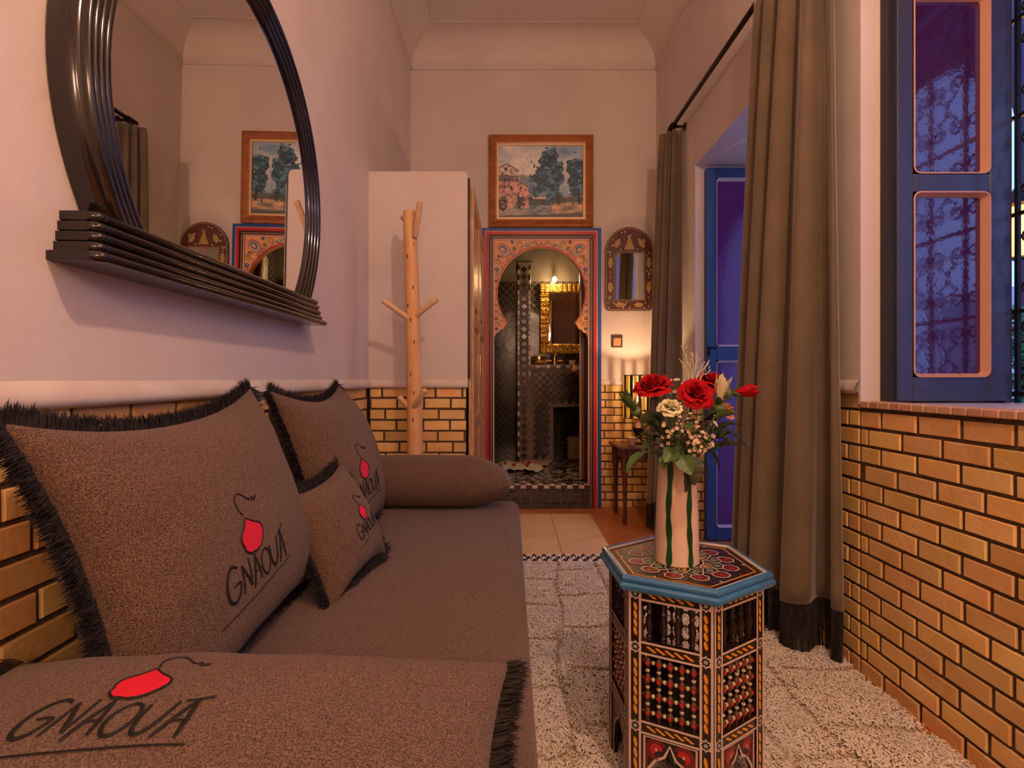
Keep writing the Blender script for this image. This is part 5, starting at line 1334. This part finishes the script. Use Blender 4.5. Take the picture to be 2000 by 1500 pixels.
flower('rose','full red rose facing the viewer at the front of the bouquet','full',ROSER,at(1356,776,1.27),(0.0,-0.80,0.60),0.88,[(.2,(.1,-1,-.3),.8,2),(.4,(.5,-.8,.2),.7,0),(.3,(-.5,-.8,-.5),.8,0)],0,G)
flower('rose','red rose half hidden behind the front red rose','full',ROSER,at(1388,760,1.38),(0.30,-0.3,0.95),.98,[(.4,(1,-.2,-.1),.9,1)],.8,G)
flower('rosebud','closed red rosebud pointing right beside the grey curtain','bud',ROSER,at(1428,768,1.30),(0.95,-0.25,0.10),1.25,[(.5,(1,-.3,-.4),.9,1)],0,G)
flower('rose','cream rosebud upright between red rose and red bud','bud',ROSEW,at(1404,790,1.26),(0.05,-0.15,1),1.45,[(.45,(.8,-.6,-.1),.8,1)],.5,G)
flower('rose','small cream rose low on the left of the front red rose','full',ROSEW,at(1308,803,1.24),(-0.1,-0.5,0.85),.60,[(.3,(-.5,-1,-.2),.8,0)],.2,G)
flower('rosebud','closed green bud at the far left of the bouquet','bud',LEAFM,at(1240,800,1.27),(-0.55,-0.3,0.8),1.15,[(.45,(-.9,-.3,-.5),1.1,0),(.4,(-1,-.2,.3),.7,0)],0,G)
flower('rose','faded orange rose drooping at the right of the bouquet','small',ROSEP,at(1405,806,1.30),(0.6,-0.5,0.3),1.0,[(.5,(.9,-.4,-.5),1.1,1)],0,G)
# loose foliage branches
for i,(px,py,Y,s,li,dv) in enumerate(((1262,882,1.24,1.25,0,(-.75,-.2,-.45)),(1272,862,1.25,.9,0,(-.5,-.3,.5)),(1318,878,1.22,1.0,2,(-.5,-.5,-.3)),(1330,890,1.21,1.1,2,(.2,-.7,-.6)),
        (1352,885,1.21,1.3,1,(.05,-.35,-1)),(1340,905,1.22,1.2,1,(.1,-.2,-1)),(1300,868,1.26,1.0,1,(-.3,-.3,-.6)),(1395,850,1.28,1.0,1,(.7,-.3,-.2)),(1404,832,1.30,1.1,0,(.8,-.1,.2)),(1420,842,1.30,1.2,1,(.9,-.1,-.5)),
        (1385,880,1.25,.9,1,(.5,-.4,-.7)),(1290,845,1.24,.9,1,(-.6,-.4,.2)),(1365,855,1.22,.8,2,(.3,-.8,.1)),(1375,815,1.27,.8,0,(.4,-.5,.5)),(1320,850,1.23,.9,0,(-.2,-.8,.2)),(1288,820,1.27,1.0,1,(-.5,-.2,.4)),(1345,835,1.25,.8,0,(.0,-.6,.6)),(1372,900,1.25,.9,1,(.35,-.3,-.9)),(1308,890,1.24,.9,2,(-.6,-.5,-.5)),(1388,800,1.30,.9,1,(.5,.1,.7)))):
    p=at(px,py,Y); lb=thing('leafy_sprig','glossy green rose leaf sprig at the neck of the vase','leaf',MOUTH+Vector((0,0,-.06)),(0,0,0),'leaf sprigs in the striped vase')
    w=wloc(lb); q=p-w; dv=Vector(dv).normalized(); obj('stem',MB().tube(spline([(0,0,0),(q.x*.4,q.y*.4,.075),q],5),0.0016,5),STEMM,lb,True)
    e=dv.to_track_quat('Y','Z').to_euler(); e.rotate_axis('Y',rf.uniform(-.6,.6)); inst('leaf',LF[li],lb,q,e,(s,)*3)
for i in range(34):
    px=rf.uniform(1275,1412); py=rf.uniform(812,892); Y=rf.uniform(1.22,1.38); p=at(px,py,Y); li=(1,1,0,2)[i%4]
    lb=thing('leafy_sprig','glossy green rose leaf sprig at the neck of the vase','leaf',MOUTH+Vector((0,0,-.06)),(0,0,0),'leaf sprigs in the striped vase')
    w=wloc(lb); q=p-w; dv=Vector(((px-1340)/70+rf.uniform(-.4,.4),rf.uniform(-.6,.4),rf.uniform(-.6,.8))).normalized(); obj('stem',MB().tube(spline([(0,0,0),(q.x*.4,q.y*.4,.075),q],5),0.0016,5),STEMM,lb,True)
    e=dv.to_track_quat('Y','Z').to_euler(); e.rotate_axis('Y',rf.uniform(-1,1)); inst('leaf',LF[li],lb,q,e,(rf.uniform(.65,1.0),)*3)
# wax flower sprays
def blossom(mb,c,d,s):
    d=Vector(d).normalized(); x=d.orthogonal().normalized(); y=d.cross(x); c=Vector(c)
    for k in range(5):
        a=2*PI*k/5; u=x*math.cos(a)+y*math.sin(a); v=x*math.cos(a+PI/2)+y*math.sin(a+PI/2)
        mb.add([c,c+u*s*.6+v*s*.35+d*s*.15,c+u*s+d*s*.3,c+u*s*.6-v*s*.35+d*s*.15],[(0,1,2,3)])
WAXL=['tiny wax flowers rising between the two open red roses','tiny wax flowers below the small cream rose','tiny wax flowers lowest in the bouquet, above the vase rim','tiny wax flowers in the middle under the front red rose','tiny wax flowers at the right, below the cream bud']
for i,(px,py,Y,rr,cnt) in enumerate(((1318,758,1.34,.022,14),(1318,836,1.22,.028,24),(1366,868,1.20,.028,30),(1350,838,1.24,.022,14),(1374,842,1.23,.028,18))):
    p=at(px,py,Y); sp_=thing('wax_flower_spray',WAXL[i],'flower',MOUTH+Vector((0,0,-.06)),(0,0,0),'wax flower sprays in the vase'); w=wloc(sp_); q=p-w
    st_=MB().tube(spline([(0,0,0),(q.x*.4,q.y*.4,q.z*.5),q],5),0.0014,5); bl_=MB()
    for k in range(cnt):
        o_=Vector((rf.gauss(0,rr*.55),rf.gauss(0,rr*.4),rf.gauss(0,rr*.8))); st_.tube([q-Vector((0,0,rr)),q+o_*.5,q+o_],0.0007,4); blossom(bl_,q+o_,(o_.x,-.04,o_.z+.02),rf.uniform(.0045,.0065))
    obj('stem',st_,STEMM,sp_,True); obj('blossoms',bl_,WAXF,sp_,kind='stuff')
tw=thing('dry_twigs','pale dry twigs standing above the red roses','twig',MOUTH+Vector((0,0,-.05))); w=wloc(tw)
for (px,py,b) in ((1331,675,(1350,735)),(1330,705,(1345,735)),(1361,690,(1355,735)),(1352,690,(1352,735)),(1384,708,(1362,735)),(1388,722,(1368,740)),(1372,712,(1360,738))):
    a_=at(px,py,1.33)-w; c_=at(*b,1.33)-w; mb=MB().tube(spline([(0,0,0),(c_.x*.5,c_.y*.5,c_.z*.55),c_,(c_+a_)/2+Vector((.002,0,0)),a_],5),[0.0013]*21,5)
    for k in range(3):
        t=.3+.25*k; m_=c_+(a_-c_)*t; mb.tube([m_,m_+Vector((rf.uniform(-.012,.012),0,.014))],0.0008,4)
    obj('twig',mb,TWIGM,tw,True)

# ------------------------------------------------------------------ curtains and rod
rod=thing('curtain_rod','dark bronze curtain rod over the right doorway','curtain rod',(RX(2.5)-0.10,2.5,2.66))
def rxp(y): return RX(y)-0.095-(RX(2.5)-0.10)
obj('pole',MB().tube([(rxp(1.55),-0.95,0),(rxp(3.5),1.0,0)],0.0135,12),RODM,rod,True)
for yy in (-0.92,0.97): 
    ob=MB().tube([(rxp(2.5+yy)+.083,yy,0.0),(rxp(2.5+yy),yy,0.0)],0.009,8).lathe([(.026,0),(.026,.008),(.012,.012)],12,(rxp(2.5+yy)+.083,yy,0),M=Matrix.Rotation(-PI/2,4,'Y')); obj('bracket',ob,RODM,rod,SM)
obj('finial',MB().lathe([(.010,0),(.018,.008),(.019,.02),(.010,.032),(.002,.036)],12,(rxp(3.5),1.0,0),M=Matrix.Rotation(-PI/2,4,'X')),RODM,rod,True)
def curtain(name,label,top,bot,ztop,zhem,zend,nf,atop,abot,seed,rings=True):
    """top/bot: plan polylines (lists of (x,y)); folds displaced along the local normal"""
    root=thing(name,label,'curtain',((bot[0][0]+bot[-1][0])/2,(bot[0][1]+bot[-1][1])/2,0.0)); r=random.Random(seed); ph=[r.uniform(-.5,.5) for _ in range(40)]; am=[r.uniform(.65,1.3) for _ in range(40)]
    T=spline([(x,y,0) for x,y in top],20); B=spline([(x,y,0) for x,y in bot],20)
    def samp(P,t):
        f=t*(len(P)-1); i=min(int(f),len(P)-2); return P[i].lerp(P[i+1],f-i)
    def fn(u,v):
        # v 0 top .. 1 hem
        k=v**0.8; a=samp(T,u).lerp(samp(B,u),k); d=(samp(B,min(1,u+.02))-samp(B,max(0,u-.02))); nrm=Vector((-d.y,d.x,0)).normalized()
        fu=u*nf+0.25*math.sin(u*9+seed)*(.5+.5*v); i=int(fu); s=math.sin(2*PI*fu+ph[i%40]*.6); s=math.copysign(abs(s)**0.75,s)
        amp=(atop+(abot-atop)*k)*(am[i%40]*(1-(fu-i))+am[(i+1)%40]*(fu-i))
        z=ztop+(zhem-ztop)*v+0.012*math.sin(u*12+seed)*v
        p=a+nrm*s*amp+d.normalized()*0.010*math.sin(4*PI*fu+v*3)*v; return Vector((p.x,p.y,z))
    mb=MB().grid(fn,nf*26,44); c=obj('cloth',mb,VELVET,root,True,world=True)
    md=c.modifiers.new('thick','SOLIDIFY'); md.thickness=0.003
    fm=MB(); n=int(nf*110); vs=[];fs=[]
    for i in range(n):
        u=(i+.5)/n; p=fn(u,1.0); q=fn(min(1,u+.003),1.0); t=(q-p); t.z=0; t=t.normalized()*0.0016 if t.length>1e-6 else Vector((0.002,0,0)); nn=Vector((-t.y,t.x,0))
        e=zend+r.uniform(-.004,.006); sx=Vector((r.uniform(-.004,.004),r.uniform(-.004,.004),0))
        b=Vector((p.x,p.y,e))+sx; k=len(vs); vs+=[p+t,p+nn,p-t,p-nn,b+t,b+nn,b-t,b-nn]; fs+=[(k,k+1,k+5,k+4),(k+1,k+2,k+6,k+5),(k+2,k+3,k+7,k+6),(k+3,k,k+4,k+7),(k+4,k+5,k+6,k+7)]
    fm.add(vs,fs); obj('bullion_fringe',fm,BLACKF,root,world=True,kind='stuff',label='black bullion fringe')
    if rings:
        nr=7
        for k in range(nr):
            p=samp(T,(k+.5)/nr); rr=0.020; x=RX(p.y)-0.095; p=Vector((p.x,min(p.y,3.485),0))
            obj('ring',MB().tube([(x+rr*math.cos(a),p.y,2.66-.005+rr*math.sin(a)) for a in [2*PI*j/14 for j in range(14)]],0.003,5,closed=True),RODM,root,True,world=True)
    return root
xr=lambda y,o: RX(y)-o
curtain('curtain','large brown velvet curtain with black fringe, nearest of the two',[(xr(2.33,.10),2.33),(xr(2.2,.11),2.2),(xr(2.05,.11),2.05),(xr(1.93,.095),1.93),(xr(1.82,.08),1.82)],
        [(1.03,2.36),(0.985,2.20),(0.975,2.05),(1.03,1.93),(1.150,1.83)],2.632,0.200,0.030,5,0.030,0.050,3)
curtain('curtain','grey brown velvet curtain gathered at the far end of the rod',[(1.005,3.555),(1.035,3.50),(1.08,3.46),(1.125,3.44)],
        [(0.955,3.58),(0.945,3.46),(1.01,3.39),(1.10,3.36)],2.632,0.19,0.025,4,0.018,0.030,8)

# ------------------------------------------------------------------ side table, lamp and cup in the far corner
st=thing('carved_side_table','small dark carved wooden table in the far right corner','table',(0.935,3.78,0.0))
tw_,td,tz=0.165,0.175,0.535
obj('top',MB().cbox(-tw_-.03,tw_+.02,-td-.02,td,tz-.022,tz,.006),DARKW,st)
for sx in (-1,1):
    for sy in (-1,1):
        cx,cy=sx*(tw_-.02),sy*(td-.02)
        obj('leg',MB().tube([(cx,cy,0),(cx,cy,.03),(cx,cy,.06),(cx,cy,.30),(cx*1.02,cy*1.02,tz-.14),(cx*1.02,cy*1.02,tz-.022)],[.013,.016,.013,.017,.024,.026],8),DARKW,st,SM)
def apron(L):
    pts=[(-L,0),(L,0)]
    for k in range(25):
        t=k/24; x=L-2*L*t; dz=-0.055-0.055*abs(math.cos(PI*t))**2-0.018*abs(math.sin(3*PI*t)); pts.append((x,dz))
    return pts
for sy in (-1,1): obj('apron',MB().prism([(x,sy*(td-.022)-.006,tz-.022+z) for x,z in apron(tw_-.03)],(0,.012,0)),DARKW,st)
for sx in (-1,1): obj('apron',MB().prism([(sx*(tw_-.022)-.006,x,tz-.022+z) for x,z in apron(td-.03)],(.012,0,0)),DARKW,st)
tl=thing('table_lamp','glowing table lamp with striped amber glass shade on the carved table','lamp',(0.925,3.80,tz))
obj('base',MB().lathe([(.055,0),(.055,.012),(.030,.03),(.022,.06),(.040,.09),(.045,.115),(.025,.145),(.012,.16),(.010,.30)],16),mat('dark_bronze',(.05,.03,.02),.3,metal=.8),tl,SM)
for k in range(22):
    a=2*PI*k/22; s=MB(); w=.0125; r=.105; c=Vector((r*math.cos(a),r*math.sin(a),0)); t=Vector((-math.sin(a),math.cos(a),0))*w; nn=Vector((math.cos(a),math.sin(a),0))*.002
    s.hexa([c-t-nn+Vector((0,0,.185)),c+t-nn+Vector((0,0,.185)),c+t+nn+Vector((0,0,.185)),c-t+nn+Vector((0,0,.185)),c-t-nn+Vector((0,0,.49)),c+t-nn+Vector((0,0,.49)),c+t+nn+Vector((0,0,.49)),c-t+nn+Vector((0,0,.49))])
    obj('shade_strip',s,AMBER if k%2 else mat('dark_shade_strip',(.06,.03,.01),.4),tl)
for z in (.185,.49): obj('shade_ring',MB().tube([(.105*math.cos(a),.105*math.sin(a),z) for a in [2*PI*j/24 for j in range(24)]],.004,5,closed=True),IRON,tl,True)
obj('spider',MB().tube([(-.105,0,.20),(.105,0,.20)],.003,5).tube([(0,-.105,.20),(0,.105,.20)],.003,5),IRON,tl)
obj('bulb',MB().lathe([(.012,.30),(.026,.33),(.028,.35),(.018,.375),(.004,.385)],12),mat('lamp_bulb',(1,.8,.5),.3,emit=(1,.68,.34),estr=25),tl,True)
lamp('table_lamp_light','POINT',(0.925,3.80,tz+0.42),16,(1.0,0.64,0.36),0.015)
cp=tag(obj('small_cup',MB().lathe([(.018,0),(.028,.02),(.032,.05),(.034,.058),(.028,.056),(.014,.012)],14),mat('clay_cup',(.45,.30,.22),.5),smooth=SM),'small clay cup on the carved side table','cup'); cp.location=(.845,3.66,tz)
